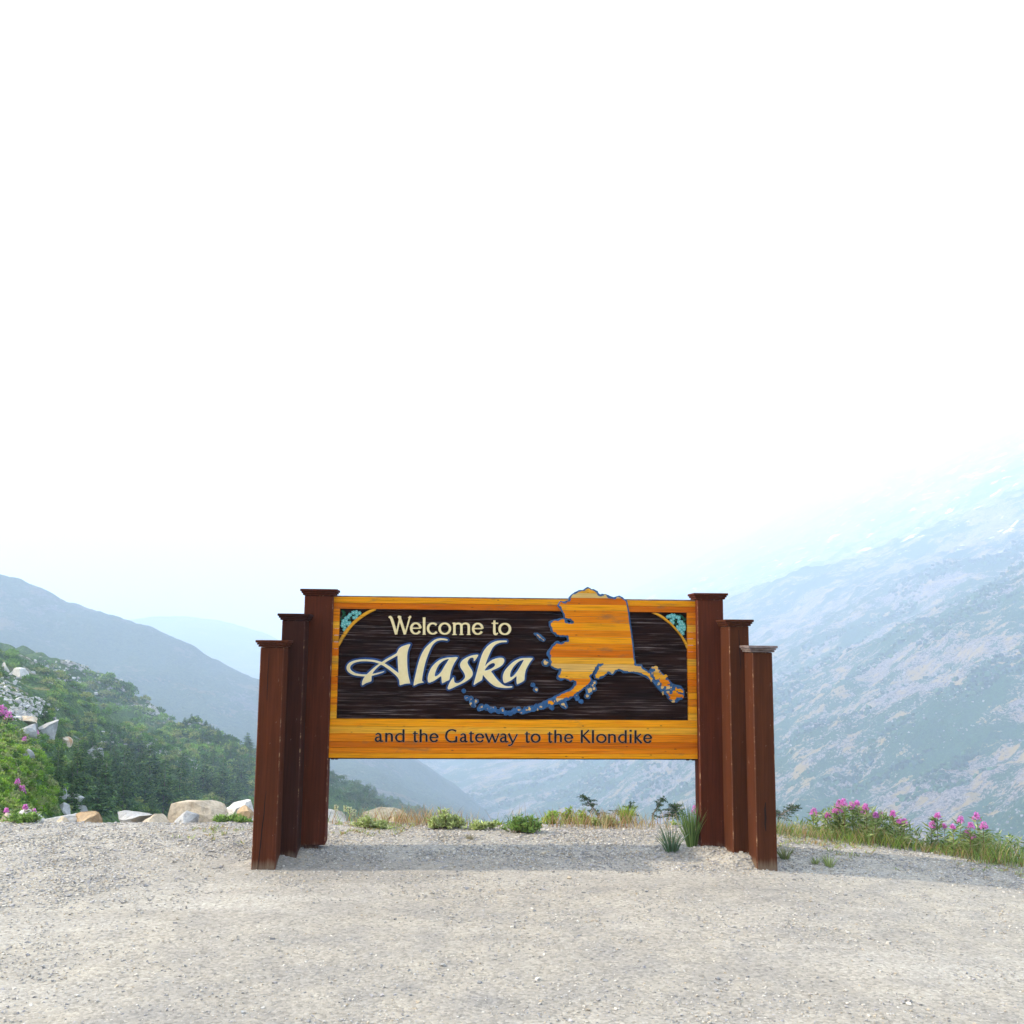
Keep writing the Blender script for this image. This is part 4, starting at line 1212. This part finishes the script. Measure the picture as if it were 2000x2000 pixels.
# ------------------------------------------------------------------ rocks
def rock_material(name, c1, c2, stain=None):
    t = NT(name)
    a = t.noise(t.coord('Object'), 3.5, 6.0, 0.65); b = t.noise(t.coord('Object'), 38.0, 4.0, 0.7)
    col = t.ramp(a, [(0.35, c1), (0.65, c2)])
    col = t.mix(0.7, col, t.ramp(b, [(0.3, 0.5), (0.5, 0.95), (0.7, 1.15)]), 'MULTIPLY')
    if stain:
        s = t.noise(t.coord('Object', scale=(1.2, 1.2, .6)), 2.6, 5.0, 0.6, 0.6)
        col = t.mix(t.ramp(s, [(0.55, 0.0), (0.68, 0.85)]), col, stain)
    t.bump(t.math('ADD', b, t.math('MULTIPLY', a, 2.0)), 0.5, 0.02)
    return t.done(col, 0.92, 0.15)
M['rock_tan'] = rock_material('tan_granite', (0.44, 0.35, 0.24), (0.58, 0.49, 0.36), (0.44, 0.22, 0.08))
M['rock_grey'] = rock_material('grey_granite', (0.28, 0.275, 0.26), (0.46, 0.45, 0.42))
M['rock_orange'] = rock_material('rusty_granite', (0.36, 0.24, 0.13), (0.46, 0.35, 0.22), (0.30, 0.13, 0.05))
M['rock_white'] = rock_material('pale_granite', (0.50, 0.47, 0.42), (0.64, 0.61, 0.55))
M['rock_moss'] = rock_material('lichen_granite', (0.22, 0.20, 0.15), (0.34, 0.31, 0.23), (0.15, 0.17, 0.06))

def boulder_mesh(seed, sx, sy, sz, mat, cuts=15, detail=2):
    r = np.random.default_rng(seed)
    bm = bmesh.new()
    bmesh.ops.create_icosphere(bm, subdivisions=3 + (detail > 2), radius=1.0)
    v = np.array([q.co for q in bm.verts])
    for _ in range(cuts):                              # flat broken faces
        nrm = unit(r.normal(0, 1, 3) * np.array([1, 1, .8])); d = r.uniform(0.24, 0.62)
        ov = np.maximum(0, v @ nrm - d); v = v - ov[:, None] * nrm * 0.94
    v += 0.06 * np.stack([fbm(v[:, 0] * 2.3 + seed, v[:, 1] * 2.3 + v[:, 2] * 1.7, 3, seed % 90 + k) for k in range(3)], -1)
    v += 0.035 * np.stack([fbm(v[:, 0] * 8 + seed, v[:, 1] * 8 + v[:, 2] * 5, 2, seed % 90 + 5 + k) for k in range(3)], -1)
    lo, hi = v.min(0), v.max(0)
    v = (v - (lo + hi) / 2) / (hi - lo)
    v *= np.array([sx, sy, sz])
    for q, c in zip(bm.verts, v): q.co = c
    me = bpy.data.meshes.new('boulder'); bm.to_mesh(me); bm.free()
    me.materials.append(mat)
    me.polygons.foreach_set('use_smooth', np.zeros(len(me.polygons), bool))
    return me

def hit(px, py, y0=8.4, y1=500.0):
    """where the line of sight through a pixel meets the slope"""
    ys = np.geomspace(y0, y1, 900)
    d = ray(px, py)
    x = CAM[0] + d[0] / d[1] * ys; z = CAM[2] + d[2] / d[1] * ys
    b = np.nonzero(z < hill_z(x, ys))[0]
    if len(b) == 0: return None
    k = b[0]
    return np.array([x[k], ys[k], float(hill_z(x[k], ys[k]))])

def boulder(x0, x1, y0, y1, Y, mat, label, seed, depth=0.8, sink=0.7, group='boulders along the edge of the pullout'):
    c = at((x0 + x1) / 2, (y0 + y1) / 2, Y); s = Y / FPX
    w = (x1 - x0) * s; h = (y1 - y0) * s * (1 + sink)
    o = link('boulder', boulder_mesh(seed, w, w * depth, h, M[mat]))
    o.location = (c[0], Y, c[2] - h * sink / 2)
    o.rotation_euler = (0, 0, random.uniform(-.25, .25))
    return tag(o, label, 'boulder', group)

boulder(340, 466, 1550, 1603, 7.95, 'rock_tan', 'big tan boulder with rust streaks left of the sign', 3, 0.6)
boulder(438, 500, 1553, 1600, 8.25, 'rock_white', 'pale cream boulder half hidden behind the left post', 4, 0.7)
boulder(463, 497, 1569, 1592, 7.75, 'rock_orange', 'small brown stone in front of the pale cream boulder', 5)
boulder(331, 387, 1578, 1604, 7.62, 'rock_grey', 'grey white stone at the foot of the big tan boulder', 6)
boulder(266, 346, 1586, 1612, 7.62, 'rock_tan', 'low tan slab between two grey stones left of the sign', 7)
boulder(222, 296, 1582, 1606, 7.72, 'rock_grey', 'flat grey slab tilted beside the dark tree shadow', 8)
boulder(143, 195, 1581, 1606, 7.72, 'rock_orange', 'rust orange stone at the left edge of the gravel', 9)
boulder(86, 164, 1582, 1607, 7.85, 'rock_grey', 'long grey slab touching the rust orange stone', 10)
boulder(104, 136, 1590, 1606, 7.55, 'rock_tan', 'small cream stone in front of the long grey slab', 11)
boulder(40, 90, 1572, 1602, 7.95, 'rock_white', 'pinkish white boulder with plants at the far left', 12)
boulder(3, 46, 1580, 1603, 7.8, 'rock_tan', 'tan boulder at the left border of the picture', 13)
boulder(632, 676, 1574, 1602, 7.95, 'rock_white', 'white rounded stone just right of the left posts', 14)
boulder(745, 802, 1587, 1608, 7.75, 'rock_tan', 'smooth tan stone behind the leafy plants under the sign', 15)
boulder(708, 832, 1567, 1606, 9.2, 'rock_moss', 'broad lichen covered boulder behind the tan stone', 16, 0.7)
for k, (x0, x1, y0, y1, m, lb) in enumerate([
        (36, 78, 1411, 1442, 'rock_grey', 'angular grey boulder on the left bank'),
        (70, 110, 1404, 1440, 'rock_grey', 'rounded grey boulder leaning on the angular one, left bank'),
        (26, 74, 1397, 1412, 'rock_tan', 'flat pale slab above the two grey boulders, left bank'),
        (33, 67, 1461, 1484, 'rock_grey', 'grey stone among fireweed on the left bank'),
        (98, 132, 1536, 1556, 'rock_grey', 'upper stone of the grey outcrop by the dark trees'),
        (118, 164, 1548, 1576, 'rock_grey', 'largest stone of the grey outcrop by the dark trees'),
        (110, 138, 1566, 1590, 'rock_grey', 'lowest stone of the grey outcrop by the dark trees'),
        (146, 174, 1570, 1588, 'rock_grey', 'rightmost stone of the grey outcrop by the dark trees'),
        (171, 204, 1452, 1490, 'rock_grey', 'bluish rock showing between the conifers'),
        (96, 140, 1437, 1452, 'rock_tan', 'tan rock below the rounded boulder, behind conifers'),
        (0, 24, 1292, 1312, 'rock_white', 'white rock on the upper left slope at the border'),
        (18, 54, 1302, 1322, 'rock_white', 'pale broken rock on the upper left slope among shrubs'),
        (256, 272, 1506, 1520, 'rock_grey', 'small grey rock low between the dark conifers'),
        (264, 284, 1466, 1480, 'rock_tan', 'small tan rock in the middle of the conifers')]):
    p = hit((x0 + x1) / 2, y1 - 2)
    if p is not None:
        boulder(x0, x1, y0, y1, p[1], m, lb, 40 + k, 0.8, 0.4, 'rocks on the left slope')

# broken scree on the slope
def scree(regions, n, name, label):
    P, R, C = [], [], []
    for _ in range(n):
        x0, y0, x1, y1, wd = regions[rng.integers(0, len(regions))]
        t = rng.uniform(0, 1)
        p = hit(x0 + (x1 - x0) * t + rng.normal(0, wd), y0 + (y1 - y0) * t + rng.normal(0, wd))
        if p is None: continue
        s = p[1] / FPX
        P.append(p); R.append(s * rng.uniform(1.2, 5.0)); C.append(np.array((0.44, 0.42, 0.38)) * rng.uniform(.65, 1.35))
    V, F, Cc = stones(np.array(P), np.array(R), np.array(C), 0.8)
    tag(link(name, np_mesh(name, V, F, [M['stone']], False, Cc)), label, 'scree', kind='stuff')
scree([(0, 1335, 60, 1395, 16), (0, 1360, 90, 1392, 12), (20, 1390, 60, 1400, 6)], 420, 'scree', 'grey scree on the upper left bank')
scree([(345, 1475, 440, 1535, 7), (60, 1300, 230, 1350, 9), (260, 1345, 400, 1420, 8), (200, 1440, 330, 1480, 8), (190, 1325, 250, 1350, 5), (290, 1385, 335, 1405, 5), (120, 1295, 180, 1320, 5), (0, 1480, 80, 1500, 10), (700, 1510, 740, 1535, 5)], 700,
      'scree', 'broken rock bands among the shrubs of the slope')

# ------------------------------------------------------------------ conifers on the slope
def conifer_proto(seed, whorls=20, slim=0.2):
    r = np.random.default_rng(seed)
    trunk = tube([(0, 0, -0.15), (r.normal(0, .008), r.normal(0, .008), 0.4), (r.normal(0, .012), r.normal(0, .012), 0.75), (0, 0, 1.0)], [0.014, 0.010, 0.006, 0.002], 5)
    P, D, L = [], [], []
    for k in range(whorls):
        z = 0.05 + 0.93 * (k / whorls) ** 0.92
        rad = slim * (1 - z) ** 0.8 * r.uniform(0.75, 1.2) + 0.012
        if r.uniform() < 0.10: continue
        for j in range(8):
            if r.uniform() < 0.15: continue
            a = r.uniform(0, 6.283); rd = rad * r.uniform(.6, 1.25)
            m = 9
            t = np.linspace(0.15, 1, m)
            x = np.cos(a) * rd * t; y = np.sin(a) * rd * t; zz = z - 0.28 * rd * t + 0.22 * rd * t ** 3 + r.uniform(-.01, .01)
            P.append(np.stack([x, y, zz], -1))
            sgn = np.where(np.arange(m) % 2 == 0, 1, -1)
            D.append(np.stack([np.cos(a) * .8 - np.sin(a) * sgn * .8, np.sin(a) * .8 + np.cos(a) * sgn * .8, np.full(m, -.12)], -1) + r.normal(0, .25, (m, 3)))
            L.append(np.full(m, 0.024 + 0.42 * rd) * (1.15 - 0.55 * t))
    P = np.concatenate(P); D = np.concatenate(D); L = np.concatenate(L)
    V, F = leaf_quads(P, D, L, L * 0.42, up=np.array([0, 0, 1.0]), droop=.1)
    col = vary(len(P), [(0.042, 0.10, 0.028), (0.075, 0.15, 0.038), (0.13, 0.22, 0.05), (0.032, 0.08, 0.028)], .25)
    return (np_mesh('trunk', trunk[0], trunk[1], [M['bark']], True), np_mesh('crown', V, F, [M['needle']], False, col), (V, F, col))
protos = [conifer_proto(200 + k, 20 + 2 * (k % 3), s) for k, s in enumerate((0.30, 0.36, 0.25, 0.33, 0.42))]
def plant_tree(p, h, k, label, group):
    e = empty('conifer', (p[0], p[1], p[2] - 0.05), rng.uniform(0, 6.28))
    e.scale = (h, h, h * rng.uniform(.9, 1.1)); e.rotation_euler = (rng.normal(0, .04), rng.normal(0, .04), rng.uniform(0, 6.28))
    link('trunk', protos[k][0], e); link('crown', protos[k][1], e)
    return tag(e, label, 'tree', group)
# the ones that stand out, one by one
NEAR = [(148, 1556, 150, 'dark conifer with a bare lower trunk nearest the grey outcrop'), (186, 1535, 120, 'slender conifer with a thin pale trunk right of the bluish rock'),
        (112, 1520, 90, 'conifer just right of the left bank fireweed'), (240, 1560, 130, 'broad dark conifer above the flat grey slab'),
        (292, 1560, 150, 'tall conifer left of the big tan boulder'), (350, 1555, 110, 'conifer directly behind the big tan boulder'),
        (86, 1412, 42, 'small conifer above the rounded grey boulder'), (430, 1560, 105, 'conifer behind the pale cream boulder by the left post'),
        (395, 1545, 90, 'conifer between the tan and the cream boulder'), (270, 1500, 90, 'mid slope conifer above the tall conifer'),
        (215, 1480, 80, 'conifer right of the bluish rock, mid slope'), (470, 1545, 80, 'conifer closest to the left posts'),
        (200, 1600, 150, 'dark conifer rooted below the flat grey slab'), (318, 1600, 140, 'dark conifer rooted below the low tan slab'), (296, 1604, 48, 'tiny blue green conifer beside the flat grey slab')]
for k, (px, py, hp, lb) in enumerate(NEAR):
    p = hit(px, min(py, 1588), 9.5)
    if p is None: continue
    plant_tree(p, 0.75 * hp * p[1] / FPX, k % 5, lb, 'conifers that stand out on the slope')
n = 0; crowd = {}
for _ in range(900):
    if n >= 66: break
    px = rng.uniform(100, 500); py = rng.uniform(1392, 1592)
    lim = np.interp(px, [0, 100, 136, 252, 319, 385, 493], [1420, 1420, 1418, 1425, 1428, 1432, 1462])
    if py < lim or rng.uniform() > np.interp(px, [100, 300, 360, 500], [1, 0.8, 0.35, 0.3]): continue
    p = hit(px, py, 10.0)
    if p is None: continue
    hp = np.interp(py, [1400, 1440, 1500, 1590], [18, 26, 48, 78]) * rng.uniform(.5, 1.2)
    lb = (('small' if hp < np.interp(py, [1400, 1440, 1500, 1590], [17, 25, 52, 88]) else 'tall') + ' conifer ' +
          ('below the left bank boulders' if px < 190 else 'above the flat grey slab' if px < 300 else 'above the big tan boulder' if px < 400 else 'close to the left posts') +
          (', high on the slope' if py < 1470 else ', low on the slope' if py > 1535 else ', midway up the slope'))
    t_ = plant_tree(p, hp * p[1] / FPX, int(rng.integers(0, 5)), lb, 'conifers crowded on the left slope')
    crowd.setdefault(lb, []).append((px, t_))
    n += 1
ORD = ['leftmost', 'second from left', 'third from left', 'fourth from left', 'fifth from left', 'sixth from left', 'seventh from left', 'eighth from left', 'ninth from left', 'tenth from left']
for lb, l in crowd.items():
    if len(l) > 1:
        for k, (px, t_) in enumerate(sorted(l, key=lambda q: q[0])):
            t_['label'] = (ORD[k] if k < 9 and k < len(l) - 1 else 'rightmost' if k == len(l) - 1 else '%dth from left' % (k + 1)) + ' ' + lb
# trees too far to pick apart: the wooded spur below
Vs, Fs, Cs, nv = [], [], [], 0
for _ in range(460):
    px = 300 + 620 * rng.uniform(0, 1) ** 0.7; lim = np.interp(px, [300, 385, 493, 640, 675, 711, 745, 781, 807, 833, 859, 905], [1372, 1408, 1450, 1482, 1493, 1512, 1525, 1537, 1552, 1566, 1577, 1588])
    py = lim + abs(rng.normal(0, 1)) * 26 + 2
    p = hit(px, py, 60.0)
    if p is None: continue
    pr = protos[int(rng.integers(0, 5))]
    h = rng.uniform(5, 13) * p[1] / FPX * np.interp(px, [300, 900], [1.5, 0.9])
    a = rng.uniform(0, 6.28); v0, f0, c0 = pr[2]
    sel = np.nonzero(np.random.default_rng(n).uniform(0, 1, len(f0)) < 0.3)[0] if False else np.arange(0, len(f0), 4)
    idx = (sel[:, None] * 4 + np.arange(4)).ravel()
    v = v0[idx].copy(); sz = np.array([h * 1.15, h * 1.15, h]); v = v * sz
    ctr = v.reshape(-1, 4, 3).mean(1, keepdims=True); v = (ctr + (v.reshape(-1, 4, 3) - ctr) * 1.9).reshape(-1, 3)
    ca, sa = math.cos(a), math.sin(a); v = np.stack([v[:, 0] * ca - v[:, 1] * sa, v[:, 0] * sa + v[:, 1] * ca, v[:, 2]], -1) + p
    Vs.append(v); Cs.append(c0[idx]); Fs.append(np.arange(len(v)).reshape(-1, 4) + nv); nv += len(v)
tag(link('distant_wood', np_mesh('distant_wood', np.concatenate(Vs), np.concatenate(Fs), [M['needle']], False, np.concatenate(Cs))),
    'distant conifer wood on the spur below the sign', 'wood', kind='stuff')

# ------------------------------------------------------------------ shrubs and ground cover of the slope
def thicket(name, label, sampler, n, leaves, tint, rad_px, leaf_px, flat=0.65):
    Vs, Fs, Cs, nv = [], [], [], 0
    for _ in range(n):
        px, py = sampler()
        p = hit(px, py, 8.6)
        if p is None: continue
        s = p[1] / FPX
        R = rng.uniform(*rad_px) * s
        m = leaves
        d = unit(rng.normal(0, 1, (m, 3))); d[:, 2] = np.abs(d[:, 2])
        lump = 0.75 + 0.5 * vnoise(d[:, 0] * 2.2 + px, d[:, 1] * 2.2 + py, 7)
        Pq = p + d * (R * lump * rng.uniform(.55, 1.0, m) ** 0.5)[:, None] * np.array([1, 1, flat])
        V, F = leaf_quads(Pq, d * .6 + rng.normal(0, .6, (m, 3)), leaf_px * s * rng.uniform(.6, 1.4, m), leaf_px * s * .6 * rng.uniform(.6, 1.3, m))
        t = np.array(tint[rng.integers(0, len(tint))])
        C = np.repeat(np.clip(t * rng.normal(1, .22, (m, 1)), .004, .6), 4, 0)
        Vs.append(V); Fs.append(F + nv); Cs.append(C); nv += len(V)
    return tag(link(name, np_mesh(name, np.concatenate(Vs), np.concatenate(Fs), [M['leaf']], False, np.concatenate(Cs))), label, 'shrubs', kind='stuff')
def samp_alder():
    while True:
        px = rng.uniform(-10, 500); lim = np.interp(px, [0, 55, 136, 252, 319, 385, 493], [1268, 1286, 1306, 1338, 1376, 1408, 1452])
        py = lim + rng.uniform(0, 1) ** 1.1 * (1592 - lim)
        if px < 85 and 1330 < py < 1440: continue
        return px, py
thicket('alder_thicket', 'green alder thicket covering the left slope', samp_alder, 760, 130,
        [(0.11, 0.23, 0.035), (0.16, 0.28, 0.045), (0.075, 0.16, 0.03), (0.22, 0.32, 0.06), (0.26, 0.30, 0.085)], (7, 17), 4.2)
def samp_spur():
    px = rng.uniform(600, 890); lim = np.interp(px, [600, 640, 675, 711, 745, 781, 807, 833, 859, 905], [1470, 1484, 1497, 1516, 1529, 1541, 1555, 1569, 1580, 1590])
    return px, lim + rng.uniform(2, 70)
thicket('spur_shrubs', 'shrubs on the wooded spur seen under the sign', samp_spur, 260, 70,
        [(0.06, 0.12, 0.035), (0.08, 0.15, 0.04), (0.12, 0.16, 0.065)], (6, 12), 3.2)
def samp_bank():
    while True:
        px = rng.uniform(-20, 150); py = rng.uniform(1425, 1592)
        if px > np.interp(py, [1425, 1480, 1540, 1592], [35, 75, 125, 100]): continue
        return px, py
thicket('bank_herbs', 'bright green leafy herbs on the left bank', samp_bank, 230, 110,
        [(0.20, 0.34, 0.03), (0.15, 0.27, 0.035), (0.25, 0.34, 0.07), (0.28, 0.32, 0.12), (0.11, 0.20, 0.04)], (8, 17), 6.0, 0.9)

# ------------------------------------------------------------------ plants along the gravel edge
leafy_plant(730, 1624, 66, 30, 'small leafy plant on gravel nearest the left posts, under the sign')
leafy_plant(842, 1626, 116, 42, 'widest leafy plant on gravel under the sign, in front of the tan stone')
leafy_plant(946, 1627, 40, 26, 'small round leafy plant between the two large ones under the sign')
leafy_plant(1045, 1634, 88, 44, 'tall leafy plant on gravel under the middle of the sign', GREEN)
leafy_plant(1112, 1606, 90, 38, 'leafy plant behind the tall one, at the gravel edge', LIME)
leafy_plant(1176, 1614, 46, 24, 'low leafy plant at the gravel edge below the nodding hemlock')
leafy_plant(444, 1607, 74, 20, 'low leafy plant at the foot of the big tan boulder', GREEN)
leafy_plant(48, 1606, 78, 24, 'low leafy plant against the boulders at the far left', GREEN)
leafy_plant(1330, 1598, 60, 30, 'leafy plant behind the right posts at the gravel edge', GREEN)
leafy_plant(990, 1600, 60, 26, 'leafy plant half hidden in the dry grass under the sign', LIME)
BLUEG = [(0.10, 0.17, 0.09), (0.13, 0.20, 0.11), (0.08, 0.14, 0.06)]
grass_tuft(1312, 1668, 66, 62, 70, 'blue green grass tuft on gravel left of the right posts', BLUEG)
grass_tuft(1352, 1664, 56, 100, 130, 'tall green grass tuft against the tallest right post', GREEN, 0.3)
grass_tuft(1222, 1606, 46, 50, 120, 'bright yellow green grass tuft at the gravel edge', LIME, 0.3)
grass_tuft(1532, 1676, 40, 34, 60, 'pale grass tuft right of the shortest right post', [(0.26, 0.25, 0.10), (0.18, 0.21, 0.08)])
grass_tuft(1592, 1682, 26, 20, 40, 'smaller weed tuft in the shadow right of the sign', GREY_GREEN)
grass_tuft(1620, 1686, 34, 34, 50, 'larger weed tuft in the shadow right of the sign', GREY_GREEN)
grass_tuft(918, 1648, 26, 14, 40, 'tiny dry tuft on the gravel under the sign', [(0.25, 0.22, 0.13)])
grass_tuft(1182, 1614, 30, 36, 50, 'thin pale tuft in front of the nodding hemlock', [(0.24, 0.26, 0.12)])
hemlock(1133, 1552, 1176, 1600, 7.95, 'hemlock sapling nodding to the left under the sign', 0.11, n_br=22)
hemlock(1232, 1566, 1222, 1602, 8.1, 'hemlock sapling behind the bright green tuft', 0.12, n_br=18)
hemlock(1298, 1556, 1270, 1600, 8.0, 'slim hemlock sapling leaning right, left of the right posts', 0.09, n_br=18)
hemlock(1318, 1572, 1324, 1606, 8.1, 'bushy dark hemlock next to the right posts', 0.16, True, 40)
hemlock(1562, 1574, 1512, 1600, 7.9, 'hemlock branch reaching out right of the right posts', 0.12, n_br=26)
for k, (x, y) in enumerate([(675, 1574), (683, 1578), (692, 1582), (657, 1574)]):
    p = at(x, y, 8.0); zb = ground_z(p[0], 8.0); H = max(.08, p[2] - zb)
    root = empty('seed_spike', (p[0], 8.0, p[2] - H))
    tag(root, ['tallest pale seed spike beside the white stone', 'middle pale seed spike beside the white stone', 'rightmost pale seed spike beside the white stone', 'pale spike standing in front of the white stone'][k], 'flower', 'pale seed spikes near the left posts')
    V, F = tube([(0, 0, 0), (0, 0, H)], 0.002, 4); link('stem', np_mesh('stem', V, F, [M['stem']]), root)
    m = 40; t = rng.uniform(0, 1, m); a = rng.uniform(0, 6.28, m)
    V, F = leaf_quads(np.stack([np.cos(a) * .006, np.sin(a) * .006, H - .05 + .05 * t], -1), np.stack([np.cos(a), np.sin(a), a * 0 + .8], -1), 0.018, 0.009)
    link('bracts', np_mesh('bracts', V, F, [M['petal']], False, vary(m, [(0.5, 0.52, 0.28), (0.58, 0.56, 0.36)])), root)

# fireweed: right of the sign in two clumps, and on the left bank
FW1 = ['leftmost fireweed right of the sign, standing alone', 'low fireweed second from the left in the nearer clump', 'fireweed leaning at the left of the nearer clump', 'tallest fireweed of the nearer clump',
       'fireweed beside the tallest one, nearer clump', 'fireweed just under the tallest one', 'fireweed in the middle of the nearer clump', 'slim fireweed right of the middle, nearer clump', 'full fireweed at the right of the nearer clump',
       'fireweed behind the full one, nearer clump', 'first low fireweed in the gap between the clumps', 'second low fireweed in the gap between the clumps', 'small fireweed standing above the white daisies', 'fireweed with faded spike between the clumps', 'last fireweed before the farther clump']
for k, (x, y, h) in enumerate([(235, 310, 12), (455, 375, 9), (560, 330, 9), (640, 180, 14), (700, 165, 14), (630, 270, 12), (830, 220, 12), (915, 200, 8), (1035, 290, 13), (1050, 245, 9), (1210, 378, 8), (1290, 378, 8), (1480, 360, 8), (1580, 490, 7), (1660, 480, 10)]):
    fireweed(1560 + x / 8.05, 1540 + y / 8.05, float(lot_edge((560 + x / 8.05) / 250.0)) + rng.uniform(.0, .22), h, FW1[k], 'fireweed right of the sign')
FW2 = ['tall left fireweed of the far right clump', 'low left fireweed of the far right clump', 'middle fireweed of the far right clump', 'tallest right fireweed of the far right clump', 'fireweed in the heart of the far right clump',
       'rightmost fireweed of the far right clump', 'lowest front fireweed of the far right clump', 'faded fireweed of the far right clump', 'small pink fireweed low in the far right clump', 'half open fireweed behind the low left one']
for k, (x, y, h) in enumerate([(1305, 695, 11), (1265, 760, 11), (1470, 722, 11), (1585, 698, 12), (1545, 770, 10), (1640, 762, 12), (1520, 820, 11), (1415, 785, 7), (1565, 860, 7), (1350, 780, 6)]):
    fireweed(1480 + x / 3.715, 1400 + y / 3.715, float(lot_edge((480 + x / 3.715) / 255.0)) + rng.uniform(.0, .22), h, FW2[k], 'fireweed right of the sign')
fireweed(1357, 1574, 7.9, 12, 'single fireweed just left of the tallest right post', 'fireweed right of the sign')
FW3 = ['fireweed at the left border beside the scree', 'fireweed close to the border beside the scree', 'fireweed right of the border pair, below the scree', 'fireweed above the grey stone on the left bank', 'fireweed in front of the angular grey boulder',
       'upper fireweed of the pair low on the left bank', 'lower fireweed of the pair low on the left bank', 'fireweed on the pinkish white boulder at the far left', 'fireweed hanging over the pinkish white boulder', 'fireweed left of the long grey slab']
for k, (x, y, h) in enumerate([(15, 195, 16), (55, 215, 14), (120, 270, 13), (320, 590, 9), (480, 510, 8), (228, 1145, 11), (285, 1225, 14), (85, 1525, 8), (440, 1535, 7), (330, 1480, 7)]):
    px, py = x / 6.66, 1350 + y / 6.66
    p = hit(px, py + 26) if py < 1540 else np.array([0, 7.9, 0])
    fireweed(px, py, float(np.clip(p[1], 7.6, 40)), h, FW3[k], 'fireweed on the left bank', None)

# grass along the edge of the lot and weeds between the fireweed
def edge_grass(name, label, n, xr, wfun, hr, tint, off=(-0.12, 0.5)):
    x = rng.uniform(*xr, n * 3); k = rng.uniform(0, 1, n * 3) < wfun(x); x = x[k][:n]
    y = lot_edge(x) + rng.uniform(*off, len(x)) + 0.15 * fbm(x * 2.1, x * 0 + 7, 2, 131)
    P = np.stack([x, y, lot_z(x, y) - 0.01], -1)
    a = rng.uniform(0, 6.283, len(x)); H = rng.uniform(*hr, len(x)) * (0.7 + 0.9 * np.clip(0.5 + vnoise(x * 2.7, y * 2, 9), 0, 1))
    l = np.stack([np.cos(a), np.sin(a)], -1)
    V, F = blades(P, H, rng.uniform(0.0025, 0.006, len(x)), l * (H * 0.18)[:, None], l * (H * 0.3)[:, None])
    return tag(link(name, np_mesh(name, V, F, [M['leaf']], False, vary(len(x), tint, .2, 8))), label, 'grass', kind='stuff')
edge_grass('dry_grass', 'dry tan and reddish grass along the edge of the gravel', 2800, (-1.6, 4.2), lambda x: np.clip(0.45 + 1.2 * vnoise(x * 1.6, x * 0, 141), 0.05, 1), (0.05, 0.14), DRY)
edge_grass('green_grass', 'green weeds and grass along the edge of the gravel', 5200, (-1.4, 4.3), lambda x: np.clip(0.25 + 1.3 * vnoise(x * 1.3, x * 0, 142) + 0.3 * sstep(2.2, 2.5, x), 0.04, 1), (0.05, 0.13), GREEN + LIME + DRY[:1])
def fw_herbs():
    x = np.concatenate([rng.normal(2.55, 0.17, 1500), rng.normal(2.8, .14, 500), rng.normal(3.42, 0.15, 1100)])
    y = lot_edge(x) + rng.uniform(0.02, 0.4, len(x))
    z = lot_z(x, y) + rng.uniform(0, 1, len(x)) * np.interp(x, [2.0, 2.2, 2.45, 2.7, 2.85, 3.05, 3.2, 3.4, 3.6, 3.8], [.06, .14, .24, .22, .15, .05, .12, .18, .16, .05])
    n = len(x); D = rng.normal(0, 1, (n, 3)); D[:, 2] = np.abs(D[:, 2])
    V, F = leaf_quads(np.stack([x, y, z], -1), D, rng.uniform(.03, .06, n), rng.uniform(.007, .013, n))
    tag(link('fireweed_leaves', np_mesh('fireweed_leaves', V, F, [M['leaf']], False, vary(n, GREEN + GREY_GREEN))), 'mass of green leaves under the fireweed right of the sign', 'plants', kind='stuff')
fw_herbs()

# ------------------------------------------------------------------ shrubs and blocks on the far side of the valley
def far_scatter(name, label, cat, n, size, colors, thr, seed, mat, flat):
    u = rng.uniform(-0.12, 0.60, n * 4); Y = np.exp(rng.uniform(math.log(230), math.log(1000), n * 4)); x = u * Y
    s = x + 0.07 * Y
    m = fbm(Y / 26.0, s / 60.0, 4, seed)
    k = np.nonzero((m > thr) & (s > 20))[0][:n]
    x, Y = x[k], Y[k]; z = wall_z(x, Y)
    r = rng.uniform(*size, len(k)) * (Y / 500.0) ** 0.5
    C = np.array(colors)[rng.integers(0, len(colors), len(k))] * rng.uniform(.7, 1.3, (len(k), 1))
    V, F, Cc = stones(np.stack([x, Y, z + r * 0.2], -1), r, C, flat)
    tag(link(name, np_mesh(name, V, F, [mat], False, Cc)), label, cat, kind='stuff')
far_scatter('mountain_shrubs', 'dark shrubs dotting the hazy mountainside right of the sign', 'shrubs', 20000, (0.6, 1.8), [(0.016, 0.05, 0.012), (0.03, 0.075, 0.016), (0.012, 0.036, 0.012)], 0.10, 301, M['stone'], 0.9)
far_scatter('mountain_blocks', 'pale rock blocks strewn over the hazy mountainside', 'scree', 12000, (0.25, 0.75), [(0.16, 0.15, 0.155), (0.24, 0.225, 0.22), (0.12, 0.115, 0.12)], 0.06, 307, M['stone'], 0.8)

# thin weeds sprouting singly through the gravel behind the sign
n_ = 900
x_ = rng.uniform(-2.6, 3.4, n_); y_ = lot_edge(x_) - np.abs(rng.normal(0, 0.28, n_)); kk = fbm(x_ * 2.2, y_ * 2.2, 3, 171) > 0.02
x_, y_ = x_[kk], y_[kk]; m_ = 7
P_ = np.repeat(np.stack([x_, y_, lot_z(x_, y_)], -1), m_, 0) + rng.normal(0, .012, (len(x_) * m_, 3)) * np.array([1, 1, 0])
D_ = rng.normal(0, 1, P_.shape); D_[:, 2] = np.abs(D_[:, 2]) + .3
V, F = leaf_quads(P_, D_, rng.uniform(.015, .045, len(P_)), rng.uniform(.004, .009, len(P_)))
tag(link('sparse_weeds', np_mesh('sparse_weeds', V, F, [M['leaf']], False, vary(len(P_), GREY_GREEN + DRY[:2]))), 'sparse small weeds sprouting through the gravel under the sign', 'weeds', kind='stuff')
